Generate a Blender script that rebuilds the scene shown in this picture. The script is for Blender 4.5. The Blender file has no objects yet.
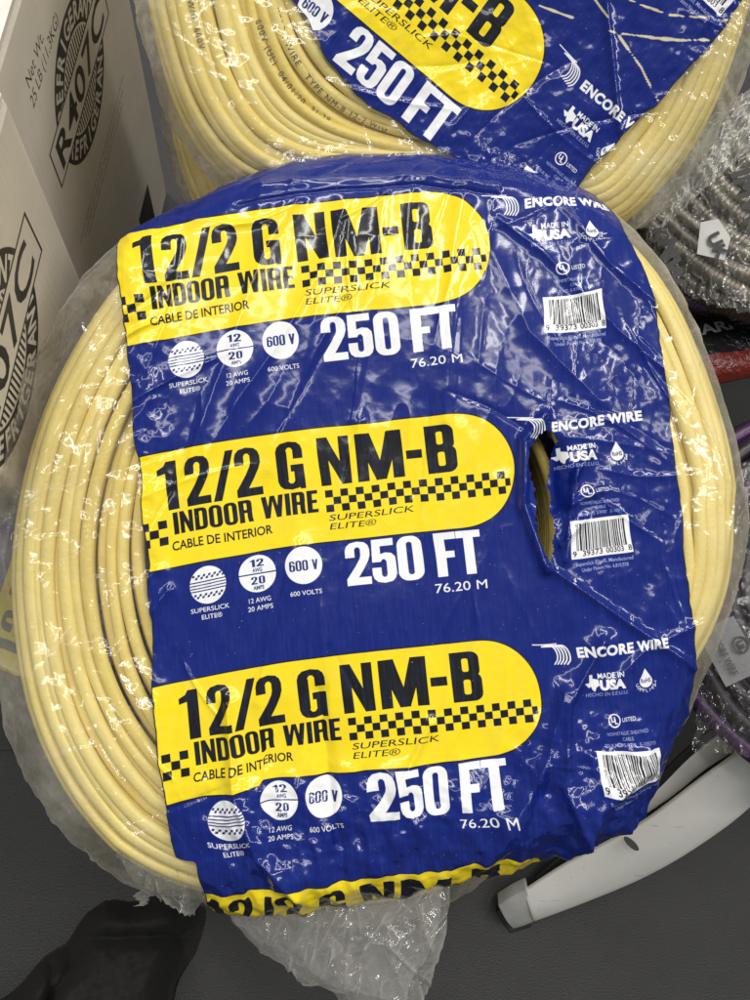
import bpy, math, random
import numpy as np
from mathutils import Vector, Matrix
R = math.radians
sc = bpy.context.scene
COL = sc.collection

# ------------------------------------------------------------------ camera
F = 920.0                      # focal length in units of the 750 px wide frame
H = 0.80                       # camera height above the floor
d = Vector((-105/F, -240/F, -1)).normalized()     # world "down" seen by the camera
zc = -d
xc = (Vector((1, 0, 0)) - zc*zc.x).normalized()
yc = zc.cross(xc)
ROT = Matrix((xc, yc, zc))     # camera -> world
CAM = Vector((0, 0, H))
cam = bpy.data.cameras.new('camera')
cam.sensor_fit = 'HORIZONTAL'; cam.sensor_width = 36; cam.lens = 36*F/750
cam.clip_start = 0.01; cam.clip_end = 50
camo = bpy.data.objects.new('camera', cam); COL.objects.link(camo)
camo.matrix_world = Matrix.Translation(CAM) @ ROT.to_4x4()
sc.camera = camo

def ray(px, py):
    return ROT @ Vector(((px-375)/F, -(py-500)/F, -1))
def at_d(px, py, dep):
    return CAM + ray(px, py)*dep
def at_z(px, py, z):
    r = ray(px, py)
    return CAM + r*((z-H)/r.z)

# ------------------------------------------------------------------ light
w = bpy.data.worlds.new('World'); sc.world = w; w.use_nodes = True
bg = w.node_tree.nodes['Background']
bg.inputs[0].default_value = (0.92, 0.95, 1.0, 1); bg.inputs[1].default_value = 0.22
def area(name, loc, aim, sx, sy, power, col=(1, 0.97, 0.92)):
    l = bpy.data.lights.new(name, 'AREA'); l.shape = 'RECTANGLE'; l.size = sx; l.size_y = sy
    l.energy = power; l.color = col
    o = bpy.data.objects.new(name, l); COL.objects.link(o); o.location = loc
    o.rotation_euler = (Vector(aim)-Vector(loc)).to_track_quat('-Z', 'Y').to_euler()
    return o
area('glare_tube_light', (-0.75, 1.1, 2.9), (0, 0.2, 0.3), 0.10, 2.4, 34)
area('glare_tube_light', (0.9, 1.3, 2.9), (0, 0.2, 0.3), 0.10, 2.4, 38)
area('glare_tube_light', (0.15, 2.2, 2.9), (0, 0.2, 0.3), 2.4, 0.12, 29)
area('glare_tube_light', (1.9, 0.2, 2.6), (0.1, 0.1, 0.3), 0.12, 2.0, 25)
area('glare_tube_light', (-0.50, 0.15, 2.6), (-0.1, 0.1, 0.3), 0.10, 2.2, 12)  # extra tube, added so its reflection lays soft glare streaks on the folds
sc.view_settings.view_transform = 'Standard'; sc.view_settings.look = 'None'
sc.view_settings.gamma = 1; sc.view_settings.exposure = -0.10
sc.render.engine = 'CYCLES'
sc.cycles.use_denoising = True
sc.cycles.max_bounces = 10; sc.cycles.transparent_max_bounces = 24
sc.cycles.sample_clamp_indirect = 4

# ------------------------------------------------------------------ helpers
def link_mesh(name, V, Fc, mat=None, parent=None, smooth=True):
    me = bpy.data.meshes.new(name)
    V = np.asarray(V, dtype=np.float32); 
    if isinstance(Fc, np.ndarray):
        n = Fc.shape[0]; k = Fc.shape[1]
        me.vertices.add(len(V)); me.vertices.foreach_set('co', V.ravel())
        me.loops.add(n*k); me.loops.foreach_set('vertex_index', Fc.astype(np.int32).ravel())
        me.polygons.add(n); me.polygons.foreach_set('loop_start', np.arange(0, n*k, k, dtype=np.int32))
        me.update(calc_edges=True)
    else:
        me.from_pydata([tuple(map(float, v)) for v in V], [], Fc); me.update()
    if smooth:
        me.polygons.foreach_set('use_smooth', np.ones(len(me.polygons), dtype=bool))
    if mat: me.materials.append(mat)
    o = bpy.data.objects.new(name, me); COL.objects.link(o)
    if parent: o.parent = parent
    return o
def thing(name, label, cat, group=None, M=None):
    o = bpy.data.objects.new(name, None); COL.objects.link(o); o.empty_display_size = 0.02
    if M is not None: o.matrix_world = M
    o['label'] = label; o['category'] = cat
    if group: o['group'] = group
    return o
def tag(o, label, cat, group=None):
    o['label'] = label; o['category'] = cat
    if group: o['group'] = group
def dup(root, M, label, group=None, skip=()):
    r = root.copy(); COL.objects.link(r); r.matrix_world = M
    r['label'] = label
    if group: r['group'] = group
    for ch in list(root.children):
        if ch.name.split('.')[0] in skip: continue
        c = ch.copy(); COL.objects.link(c); c.parent = r; c.matrix_parent_inverse = Matrix.Identity(4)
    return r

# value noise on numpy arrays
def vnoise(x, y, scale, seed, sy=None):
    rng = np.random.RandomState(seed); G = rng.rand(128, 128)
    sy = sy or scale
    x = np.asarray(x)/scale + 1000.37*(seed % 7 + 1); y = np.asarray(y)/sy + 777.13
    xi = np.floor(x).astype(int); yi = np.floor(y).astype(int); fx = x-xi; fy = y-yi
    fx = fx*fx*fx*(fx*(fx*6-15)+10); fy = fy*fy*fy*(fy*(fy*6-15)+10)
    a = G[xi % 128, yi % 128]; b = G[(xi+1) % 128, yi % 128]; c = G[xi % 128, (yi+1) % 128]; e = G[(xi+1) % 128, (yi+1) % 128]
    return (a*(1-fx)+b*fx)*(1-fy)+(c*(1-fx)+e*fx)*fy
def ridged(x, y, scale, seed, sy=None, p=1.0):
    n = vnoise(x, y, scale, seed, sy)
    return (1-np.abs(2*n-1))**p
def worley(x, y, scale, seed):
    rng = np.random.RandomState(seed); G = rng.rand(64, 64, 2)
    x = np.asarray(x)/scale+500.3; y = np.asarray(y)/scale+300.7
    xi = np.floor(x).astype(int); yi = np.floor(y).astype(int); best = np.full(x.shape, 9.0)
    for dx in (-1, 0, 1):
        for dy in (-1, 0, 1):
            g = G[(xi+dx) % 64, (yi+dy) % 64]
            best = np.minimum(best, (xi+dx+g[..., 0]-x)**2+(yi+dy+g[..., 1]-y)**2)
    return best
def crumple(x, y, scale, seed):
    """crumpled plastic: straight sharp folds between flat facets, about 0..1"""
    h = 0
    for k, (sz, am) in enumerate(((1.15, .55), (.62, .26), (.33, .11))):
        a = (seed*1.7+k*2.1) % 3.14; st = 1.9-.3*k
        u = (x*math.cos(a)+y*math.sin(a)); v = (-x*math.sin(a)+y*math.cos(a))*st
        u = u+.25*scale*sz*(vnoise(x, y, scale*sz*1.7, seed+k+40)-.5)
        h = h+am*np.sqrt(worley(u, v, scale*sz, seed*13+k)+.004)*1.25
    return h
def sstep(a, b, x):
    t = np.clip((x-a)/(b-a), 0, 1); return t*t*(3-2*t)

# node helpers
def newmat(name):
    m = bpy.data.materials.new(name); m.use_nodes = True
    nt = m.node_tree; nt.nodes.clear()
    out = nt.nodes.new('ShaderNodeOutputMaterial')
    return m, nt, out
def N(nt, typ, **kw):
    n = nt.nodes.new(typ)
    for k, v in kw.items():
        if k.startswith('i_'):
            key = k[2:]
            key = int(key) if key.isdigit() else key.replace('_', ' ')
            n.inputs[key].default_value = v
        else: setattr(n, k, v)
    return n
def math_(nt, op, a, b=None, clamp=False):
    n = nt.nodes.new('ShaderNodeMath'); n.operation = op; n.use_clamp = clamp
    for i, v in enumerate((a, b)):
        if v is None: continue
        if isinstance(v, (int, float)): n.inputs[i].default_value = v
        else: nt.links.new(v, n.inputs[i])
    return n.outputs[0]
def maprange(nt, v, a, b, c=0.0, e=1.0, smooth=False):
    n = nt.nodes.new('ShaderNodeMapRange'); nt.links.new(v, n.inputs[0])
    if smooth: n.interpolation_type = 'SMOOTHSTEP'
    for i, q in zip((1, 2, 3, 4), (a, b, c, e)): n.inputs[i].default_value = q
    return n.outputs[0]
def noise(nt, vec, scale, detail=3, rough=0.55, dist=0.0):
    n = N(nt, 'ShaderNodeTexNoise'); n.inputs['Scale'].default_value = scale
    n.inputs['Detail'].default_value = detail; n.inputs['Roughness'].default_value = rough
    n.inputs['Distortion'].default_value = dist
    if vec is not None: nt.links.new(vec, n.inputs['Vector'])
    return n.outputs['Fac']
def mixc(nt, f, a, b, blend='MIX'):
    n = nt.nodes.new('ShaderNodeMix'); n.data_type = 'RGBA'; n.blend_type = blend
    for s, v in ((n.inputs[0], f), (n.inputs[6], a), (n.inputs[7], b)):
        if isinstance(v, (int, float)): s.default_value = v
        elif isinstance(v, tuple): s.default_value = (*v[:3], 1)
        else: nt.links.new(v, s)
    return n.outputs[2]
def bump(nt, h, dist, strength=1.0, normal=None):
    n = nt.nodes.new('ShaderNodeBump'); n.inputs['Distance'].default_value = dist
    n.inputs['Strength'].default_value = strength; nt.links.new(h, n.inputs['Height'])
    if normal is not None: nt.links.new(normal, n.inputs['Normal'])
    return n.outputs[0]
def simple_mat(name, col, rough=0.6, metal=0.0, var=0.12, vscale=60, bmp=0.0002, bscale=400, coat=0.0):
    m, nt, out = newmat(name)
    tc = N(nt, 'ShaderNodeTexCoord'); p = N(nt, 'ShaderNodeBsdfPrincipled')
    n1 = noise(nt, tc.outputs['Object'], vscale, 5)
    c = mixc(nt, maprange(nt, n1, 0.3, 0.7), tuple(q*(1-var) for q in col), tuple(min(1, q*(1+var)) for q in col))
    nt.links.new(c, p.inputs['Base Color'])
    p.inputs['Roughness'].default_value = rough; p.inputs['Metallic'].default_value = metal
    p.inputs['Coat Weight'].default_value = coat
    nt.links.new(bump(nt, noise(nt, tc.outputs['Object'], bscale, 3), bmp), p.inputs['Normal'])
    nt.links.new(p.outputs[0], out.inputs[0])
    return m

# ------------------------------------------------------------------ 2-D artwork drawn by the script
def text_tris(s, bold=0.0, spacing=1.0):
    cu = bpy.data.curves.new('t', 'FONT'); cu.body = s; cu.size = 1; cu.offset = bold; cu.resolution_u = 3
    cu.space_character = spacing
    o = bpy.data.objects.new('t', cu)
    me = o.to_mesh()
    me.calc_loop_triangles()
    v = np.array([q.co[:2] for q in me.vertices]).reshape(-1, 2)
    t = np.array([q.vertices[:] for q in me.loop_triangles], dtype=int).reshape(-1, 3)
    o.to_mesh_clear(); bpy.data.objects.remove(o); bpy.data.curves.remove(cu)
    return v, t
class Canvas:
    def __init__(s, x0, y0, x1, y1, res):
        s.x0, s.y0, s.res = x0, y0, res
        s.w = int(round((x1-x0)*res)); s.h = int(round((y1-y0)*res))
        s.a = np.zeros((s.h, s.w), dtype=np.uint8)
        s.tf = None
    def fill(s, contours, c):
        """even-odd scan fill; y grows down"""
        E = []
        for P in contours:
            P = [s.tf(*p) for p in P] if s.tf else P
            P = [((x-s.x0)*s.res, (y-s.y0)*s.res) for x, y in P]
            for i in range(len(P)):
                a, b = P[i], P[(i+1) % len(P)]
                if a[1] != b[1]: E.append((a, b) if a[1] < b[1] else (b, a))
        if not E: return
        ya = np.array([e[0][1] for e in E]); yb = np.array([e[1][1] for e in E])
        xa = np.array([e[0][0] for e in E]); xb = np.array([e[1][0] for e in E])
        for r in range(max(0, int(ya.min())), min(s.h, int(yb.max())+1)):
            y = r+0.5; m = (ya <= y) & (yb > y)
            if not m.any(): continue
            xs = np.sort(xa[m]+(y-ya[m])/(yb[m]-ya[m])*(xb[m]-xa[m]))
            for i in range(0, len(xs)-1, 2):
                p, q = int(round(xs[i])), int(round(xs[i+1]))
                if q > 0 and p < s.w: s.a[r, max(p, 0):q] = c
    def text(s, str_, x, y, h, c, bold=0.0, width=None, align='l', shear=0.0, fn=None, spacing=1.0):
        """baseline at y, cap height h; width stretches it"""
        v, t = text_tris(str_, bold, spacing)
        if len(t) == 0: return
        xmin, xmax = v[:, 0].min(), v[:, 0].max(); cap = 0.7
        k = h/cap; kx = width/(xmax-xmin) if width else k
        X = (v[:, 0]-xmin)*kx; W = (xmax-xmin)*kx
        X = X + {'l': 0, 'c': -W/2, 'r': -W}[align] + shear*v[:, 1]*k
        Y = v[:, 1]*k
        if fn: P = [fn(a, b) for a, b in zip(X, Y)]
        else: P = [(x+a, y-b) for a, b in zip(X, Y)]
        for q in t: s.fill([[P[q[0]], P[q[1]], P[q[2]]]], c)
    def disc(s, cx, cy, rx, ry, c, n=48):
        s.fill([[(cx+rx*math.cos(i*2*math.pi/n), cy+ry*math.sin(i*2*math.pi/n)) for i in range(n)]], c)
    def rect(s, x0, y0, x1, y1, c): s.fill([[(x0, y0), (x1, y0), (x1, y1), (x0, y1)]], c)
    def line(s, pts, wd, c):
        for (a, b), (e, f) in zip(pts, pts[1:]):
            L = math.hypot(e-a, f-b) or 1; nx, ny = -(f-b)/L*wd/2, (e-a)/L*wd/2
            s.fill([[(a+nx, b+ny), (e+nx, f+ny), (e-nx, f-ny), (a-nx, b-ny)]], c)
    def image(s, name, palette):
        pal = np.array(palette, dtype=np.float32)
        h2, w2 = s.h//2*2, s.w//2*2
        img = np.zeros((h2//2, w2//2, 3), dtype=np.float32)
        for dy in (0, 1):
            for dx in (0, 1): img += pal[s.a[dy:h2:2, dx:w2:2]]*0.25
        img = img[::-1]
        out = np.ones((h2//2, w2//2, 4), dtype=np.float32); out[..., :3] = img
        im = bpy.data.images.new(name, w2//2, h2//2, alpha=False, float_buffer=True)
        im.colorspace_settings.name = 'Non-Color'
        im.pixels.foreach_set(out.ravel()); im.update(); im.pack()
        return im
def rr(x0, y0, x1, y1, r, n=5):
    P = []
    for cx, cy, a in ((x1-r, y1-r, 0), (x0+r, y1-r, 90), (x0+r, y0+r, 180), (x1-r, y0+r, 270)):
        for i in range(n+1):
            t = R(a+90*i/n); P.append((cx+r*math.cos(t), cy+r*math.sin(t)))
    return P
def bx(x0, y0, x1, y1): return [(x0, y0), (x1, y0), (x1, y1), (x0, y1)]
CAP_T = [(0, .7), (0, .8), (.03, .9), (.1, .97), (.25, 1), (.4, .97), (.47, .9), (.5, .8), (.5, .63), (.31, .63), (.31, .82), (.28, .865), (.25, .87), (.22, .865), (.19, .82), (.19, .7)]
CAP_B = [(x, 1-y) for x, y in CAP_T]
GL = {   # heavy condensed letters: width, list of pieces (each an even-odd contour set)
 '0': (.5, [[rr(0, 0, .5, 1, .2), rr(.19, .13, .31, .87, .055)]]),
 'I': (.2, [[bx(0, 0, .2, 1)]]),
 'D': (.5, [[[(0, 0), (.3, 0), (.42, .03), (.48, .1), (.5, .22), (.5, .78), (.48, .9), (.42, .97), (.3, 1), (0, 1)], rr(.19, .15, .31, .85, .05)]]),
 '1': (.34, [[[(.14, 0), (.34, 0), (.34, 1), (.17, 1), (.12, .91), (0, .85), (0, .73), (.14, .76)]]]),
 '2': (.5, [[[(0, .64), (0, .8), (.03, .9), (.1, .97), (.25, 1), (.4, .97), (.47, .9), (.5, .8), (.5, .66), (.46, .54), (.36, .36), (.24, .17), (.5, .17), (.5, 0), (0, 0), (0, .15), (.2, .44), (.29, .6), (.31, .68), (.31, .82), (.28, .865), (.25, .87), (.22, .865), (.19, .82), (.19, .64)]]]),
 '5': (.5, [[[(.02, 1), (.47, 1), (.47, .84), (.19, .84), (.19, .655), (.3, .685), (.42, .66), (.49, .58), (.5, .48), (.5, .2), (.47, .1), (.4, .03), (.25, 0), (.1, .03), (.03, .1), (0, .2), (0, .35), (.19, .35), (.19, .18), (.22, .135), (.25, .13), (.28, .135), (.31, .18), (.31, .48), (.28, .53), (.25, .54), (.22, .53), (.19, .48), (.01, .48)]]]),
 '6': (.5, [[rr(0, 0, .5, .64, .19), rr(.19, .13, .31, .51, .05)], [bx(0, .3, .19, .8)], [CAP_T[:8]+[(.5, .72), (.31, .72)]+CAP_T[10:]]]),
 '/': (.42, [[[(0, 0), (.15, 0), (.42, 1), (.27, 1)]]]),
 'G': (.52, [[bx(0, .2, .2, .8)], [CAP_T], [CAP_B], [bx(.31, .12, .5, .5)], [bx(.25, .37, .5, .51)], [bx(.4, 0, .5, .3)]]),
 'N': (.52, [[bx(0, 0, .17, 1)], [bx(.35, 0, .52, 1)], [[(0, 1), (.17, 1), (.52, 0), (.35, 0)]]]),
 'M': (.74, [[bx(0, 0, .18, 1)], [bx(.56, 0, .74, 1)], [[(0, 1), (.24, 1), (.46, 0), (.29, 0)]], [[(.5, 1), (.74, 1), (.45, 0), (.28, 0)]]]),
 '-': (.28, [[bx(0, .36, .28, .54)]]),
 'B': (.52, [[bx(0, 0, .12, 1)], [rr(0, 0, .52, .56, .15), rr(.2, .14, .32, .43, .04)], [rr(0, .46, .5, 1, .15), rr(.2, .59, .31, .86, .04)]]),
 'R': (.53, [[bx(0, 0, .2, 1)], [rr(0, .42, .51, 1, .15), rr(.2, .56, .31, .86, .04)], [[(.28, .5), (.5, .5), (.5, .2), (.53, 0), (.34, 0), (.31, .2), (.31, .42)]]]),
 'W': (.84, [[[(0, 1), (.19, 1), (.3, 0), (.11, 0)]], [[(.33, 1), (.46, 1), (.3, 0), (.14, 0)]], [[(.38, 1), (.51, 1), (.7, 0), (.54, 0)]], [[(.65, 1), (.84, 1), (.73, 0), (.54, 0)]]]),
 'E': (.42, [[bx(0, 0, .2, 1)], [bx(0, 0, .42, .16)], [bx(0, .84, .42, 1)], [bx(0, .43, .38, .58)]]),
 'F': (.42, [[bx(0, 0, .2, 1)], [bx(0, .84, .42, 1)], [bx(0, .42, .37, .57)]]),
 'T': (.5, [[bx(.15, 0, .35, 1)], [bx(0, .84, .5, 1)]]),
 'V': (.54, [[[(0, 1), (.2, 1), (.36, 0), (.18, 0)]], [[(.34, 1), (.54, 1), (.36, 0), (.18, 0)]]]),
 ' ': (.22, []),
}
GL['O'] = GL['0']
def glyph(cv, ch, u0, u1, v0, v1, c):
    wd, pcs = GL[ch]
    for p in pcs:
        cv.fill([[(u0+x/wd*(u1-u0), v1-y*(v1-v0)) for x, y in cont] for cont in p], c)
def heavy(cv, s, u0, u1, v0, v1, c, gap=.06):
    tot = sum(GL[q][0] for q in s)+gap*(len(s)-1); k = (u1-u0)/tot; x = u0
    for q in s:
        wd = GL[q][0]*k
        if q != ' ': glyph(cv, q, x, x+wd, v0, v1, c)
        x += wd+gap*k

PER = 227.0
BLUE, YEL, BLK, WHT, NAVY = 0, 1, 2, 3, 4
def label_art():
    cv = Canvas(72, 440, 642, 440+PER, 8)
    # yellow flash with rounded end
    def flash(g, c):
        top, bot, r = 459-g, 573+g, 57+g
        P = [(60, top), (400, top)]
        P += [(402+(61+g)*math.cos(a)**0.9 if math.cos(a) > 0 else 402, 516-r*math.sin(a)) for a in [R(90-3*i) for i in range(1, 60)]]
        P += [(400, bot), (60, bot)]
        cv.fill([P], c)
    flash(1.4, BLK); flash(0, YEL)
    for ch, a, b in (('1', 114, 133), ('2', 141, 165), ('/', 167, 190), ('2', 190, 215), ('G', 230, 258), ('N', 272, 303), ('M', 309, 355), ('-', 358, 374), ('B', 378, 407)):
        glyph(cv, ch, a, b, 468.5, 516.5, BLK)
    heavy(cv, 'INDOOR WIRE', 125, 267, 519.5, 542, BLK)
    cv.text('CABLE DE INTERIOR', 122, 557.5, 8.8, BLK, 0.022, width=98)
    for j in range(3):                                   # chequers
        for i in range(25):
            if (i+j) % 2 == 0:
                x0 = 274.5+i*7.75; y0 = 521+j*7.4; x1 = min(x0+7.75, 461.5 - (1.5*j+abs(j-0)*2))
                if x1 > x0+1: cv.rect(x0, y0, x1, y0+7.4, BLK)
        for i in range(3):
            if (i+j) % 2 == 0: cv.rect(93+i*8.6, 525.5+j*8.3, 101.6+i*8.6, 533.8+j*8.3, BLK)
    cv.text('SUPERSLICK', 276, 552.3, 6.2, BLK, 0.005, width=84, shear=0.3)
    cv.text('ELITE\u00ae', 276, 561.3, 6.2, BLK, 0.005, width=45, shear=0.3)
    for ch, a, b in (('2', 288, 312), ('5', 313.5, 337.5), ('0', 339.5, 363.5), ('F', 376, 397), ('T', 397.5, 421)):
        glyph(cv, ch, a, b, 576, 619.5, WHT)
    cv.text('76.20 M', 372, 635, 9, WHT, 0.0, width=51)
    # round badges
    cv.disc(153, 597, 17.8, 18.6, WHT)
    for k, y in enumerate((585.5, 604.5)):
        for j in range(2):
            for i in range(12):
                if (i+j) % 2 == 0:
                    x = 138+i*2.6
                    if abs(x+1.3-153) < 16: cv.fill([[(x+1, y+j*2.4), (x+3.4, y+j*2.4), (x+2.6, y+j*2.4+2.4), (x+.2, y+j*2.4+2.4)]], NAVY)
    for y in (592.3, 595.2, 598.1, 601):
        cv.rect(135.5, y, 170.5, y+1.25, NAVY)
    for x in (145, 160): cv.fill([[(x-3, 596.4), (x+5, 596.4), (x+4, 598.2), (x-4, 598.2)]], WHT)
    cv.disc(201.7, 595, 18, 18.6, WHT); cv.disc(247, 593.5, 18, 18.6, WHT)
    cv.rect(183.7, 594.6, 219.7, 596, NAVY)
    heavy(cv, '12', 195.3, 208.5, 580.5, 588.2, NAVY, .1); heavy(cv, '20', 195, 208.5, 598, 605.7, NAVY, .1)
    cv.text('AWG', 201.7, 593.4, 3.8, NAVY, 0.04, width=9.5, align='c')
    cv.text('AMPS', 201.7, 611, 3.8, NAVY, 0.04, width=10.5, align='c')
    heavy(cv, '600 V', 233, 261, 588.5, 599, NAVY, .05)
    cv.text('SUPERSLICK', 153, 623, 4.5, WHT, 0, width=38, align='c')
    cv.text('ELITE\u00ae', 154, 630.5, 4.5, WHT, 0, width=20, align='c')
    cv.text('12 AWG', 201.7, 623.3, 4.6, WHT, 0, width=21, align='c')
    cv.text('20 AMPS', 201.7, 631, 4.6, WHT, 0, width=24, align='c')
    cv.text('600 VOLTS', 247, 623, 4.6, WHT, 0, width=31, align='c')
    # maker's mark, wire sweep
    cv.line([(461, 468.2), (486, 470.6)], 0.9, WHT)
    for k in range(5):
        x0 = 474+k*3.2; pts = []
        for i in range(13):
            t = i/12; a = R(-88+112*t)
            pts.append((x0+2+9.5*math.cos(a)*(1-.04*k), 482+k*0.6+11.5*math.sin(a)*1.0))
        pts = [(470+k*2.2, 471.0+k*.25)]+pts+[(pts[-1][0]-3.2, pts[-1][1]+3.6)]
        cv.line(pts, 1.25, WHT)
    cv.text('ENCORE WIRE', 503.5, 486.5, 9.2, WHT, 0.045, width=92, spacing=1.08)
    cv.fill([[(509, 504), (512.5, 504), (512.5, 508), (518.5, 509.5), (519, 513), (519.5, 515), (516, 517), (514.5, 521), (512, 519), (510.5, 515.5), (508.5, 517), (504, 512.3), (509, 512)]], WHT)
    cv.text('MADE IN', 518.3, 508.5, 5.2, WHT, 0.012, width=27)
    cv.text('USA', 519.8, 519.3, 8.8, WHT, 0.055, width=26.5)
    cv.text('HECHO EN E.E.U.U.', 505, 525.5, 3.4, 5, 0, width=43)
    cv.disc(567, 517, 6.6, 6.2, WHT); cv.fill([[(560.9, 514.8), (567, 504.5), (573.1, 514.8)]], WHT)
    cv.text('RoHS', 567, 518.4, 4.2, NAVY, 0.03, width=10.5, align='c')
    for i, ch in enumerate('COMPLIANT'):
        a = R(160-17.5*i); cx, cy = 567+10.2*math.cos(a), 516+10.2*math.sin(a)
        cv.text(ch, cx, cy+1.4, 3, WHT, 0, align='c')
    cv.disc(532.7, 550, 6.4, 6.4, WHT); cv.disc(532.7, 550, 5.3, 5.3, BLUE)
    cv.text('U', 529.3, 551.2, 4.6, WHT, 0.03); cv.text('L', 533, 553.2, 4.6, WHT, 0.03)
    cv.text('LISTED', 541, 552, 3.9, WHT, 0, width=13)
    cv.text('NONMETALLIC SHEATHED', 543, 563.2, 3, 5, 0, width=40, align='c')
    cv.text('CABLE', 543, 568.3, 3, 5, 0, width=10, align='c')
    cv.text('ISSUE NO. S-9787   E-105715', 543, 573.4, 3, 5, 0, width=48, align='c')
    cv.rect(508.5, 577, 570, 614.3, WHT)
    rng = random.Random(4); x = 514
    while x < 565:
        wd = rng.choice((.7, .7, 1.3, 1.9)); cv.rect(x, 580, min(x+wd, 565.5), 606.3, BLK); x += wd+rng.choice((.7, .7, 1.2))
    cv.text('9', 510, 612, 5.6, BLK, .02); cv.text('39373', 519.5, 612, 5.6, BLK, .02, width=20)
    cv.text('00303', 543, 612, 5.6, BLK, .02, width=18); cv.text('8', 565.6, 612, 5.6, BLK, .02)
    cv.text('Superslick Elite\u00ae, Manufactured', 540, 621.5, 3.8, 5, 0.005, width=57, align='c')
    cv.text('Under Patent No. 6,810,978', 540, 627.8, 3.8, 5, 0.005, width=46, align='c')
    return cv.image('coil_wrap_print', [(0.003, 0.013, 0.158), (0.86, 0.665, 0.010), (0.008, 0.008, 0.009), (0.80, 0.81, 0.82), (0.012, 0.026, 0.15), (0.30, 0.36, 0.62)])
LABEL = label_art()

def box_art():
    cv = Canvas(0, 0, 100, 230, 12)     # one side of the carton, 100 wide
    cx, cy, r = 50, 52, 31
    cv.disc(cx, cy, r, r, 1, 96); cv.disc(cx, cy, r-11, r-11, 0, 96)
    for i in range(-9, 10):
        h = math.sqrt(max(0, 19.2**2-(i*2.1)**2)); cv.rect(cx+i*2.1-.5, cy-h, cx+i*2.1+.5, cy+h, 1)
    def arc(word, top):
        n = len(word); span = 13.2
        for i, ch in enumerate(word):
            a = (i-(n-1)/2)*span
            v, t = text_tris(ch, 0.03); v = v-np.array([(v[:, 0].min()+v[:, 0].max())/2, 0]); v = v*np.array([8.6, 10.2])
            if top:
                th = R(a); f = lambda p: (cx+(r-9.2+p[1])*math.sin(th)+p[0]*math.cos(th), cy-(r-9.2+p[1])*math.cos(th)+p[0]*math.sin(th))
            else:
                th = R(a); f = lambda p: (cx+(r-2.2-p[1])*math.sin(th)+p[0]*math.cos(th), cy+(r-2.2-p[1])*math.cos(th)-p[0]*math.sin(th))
            P = [f(p) for p in v]
            for q in t: cv.fill([[P[q[0]], P[q[1]], P[q[2]]]], 0)
    arc('REFRIGERANT', True); arc('REFRIGERANT', False)
    cv.rect(cx-41, cy-10.5, cx+41, cy+10.5, 1); cv.rect(cx-40, cy-9.5, cx+40, cy+9.5, 0)
    cv.text('R407C', cx, cy+7, 14, 1, 0.02, width=70, align='c', spacing=1.05)
    cv.text('Net Wt.', 22, 10.5, 5.4, 1, 0.0, width=20, align='c'); cv.text('25 LB (11.3KG)', 28, 18, 5.4, 1, 0, width=36, align='c')
    for k in range(3): cv.text('Contains liquefied gas under pressure. Keep upright and store in a cool dry place.', 50, 100+4.2*k, 2.3, 2, 0, width=84-8*k, align='c')
    cv.rect(70, 182, 92, 214, 1)
    return cv.image('carton_print', [(0.70, 0.645, 0.55), (0.014, 0.012, 0.012), (0.19, 0.16, 0.135)])
CARTON = box_art()

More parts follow.
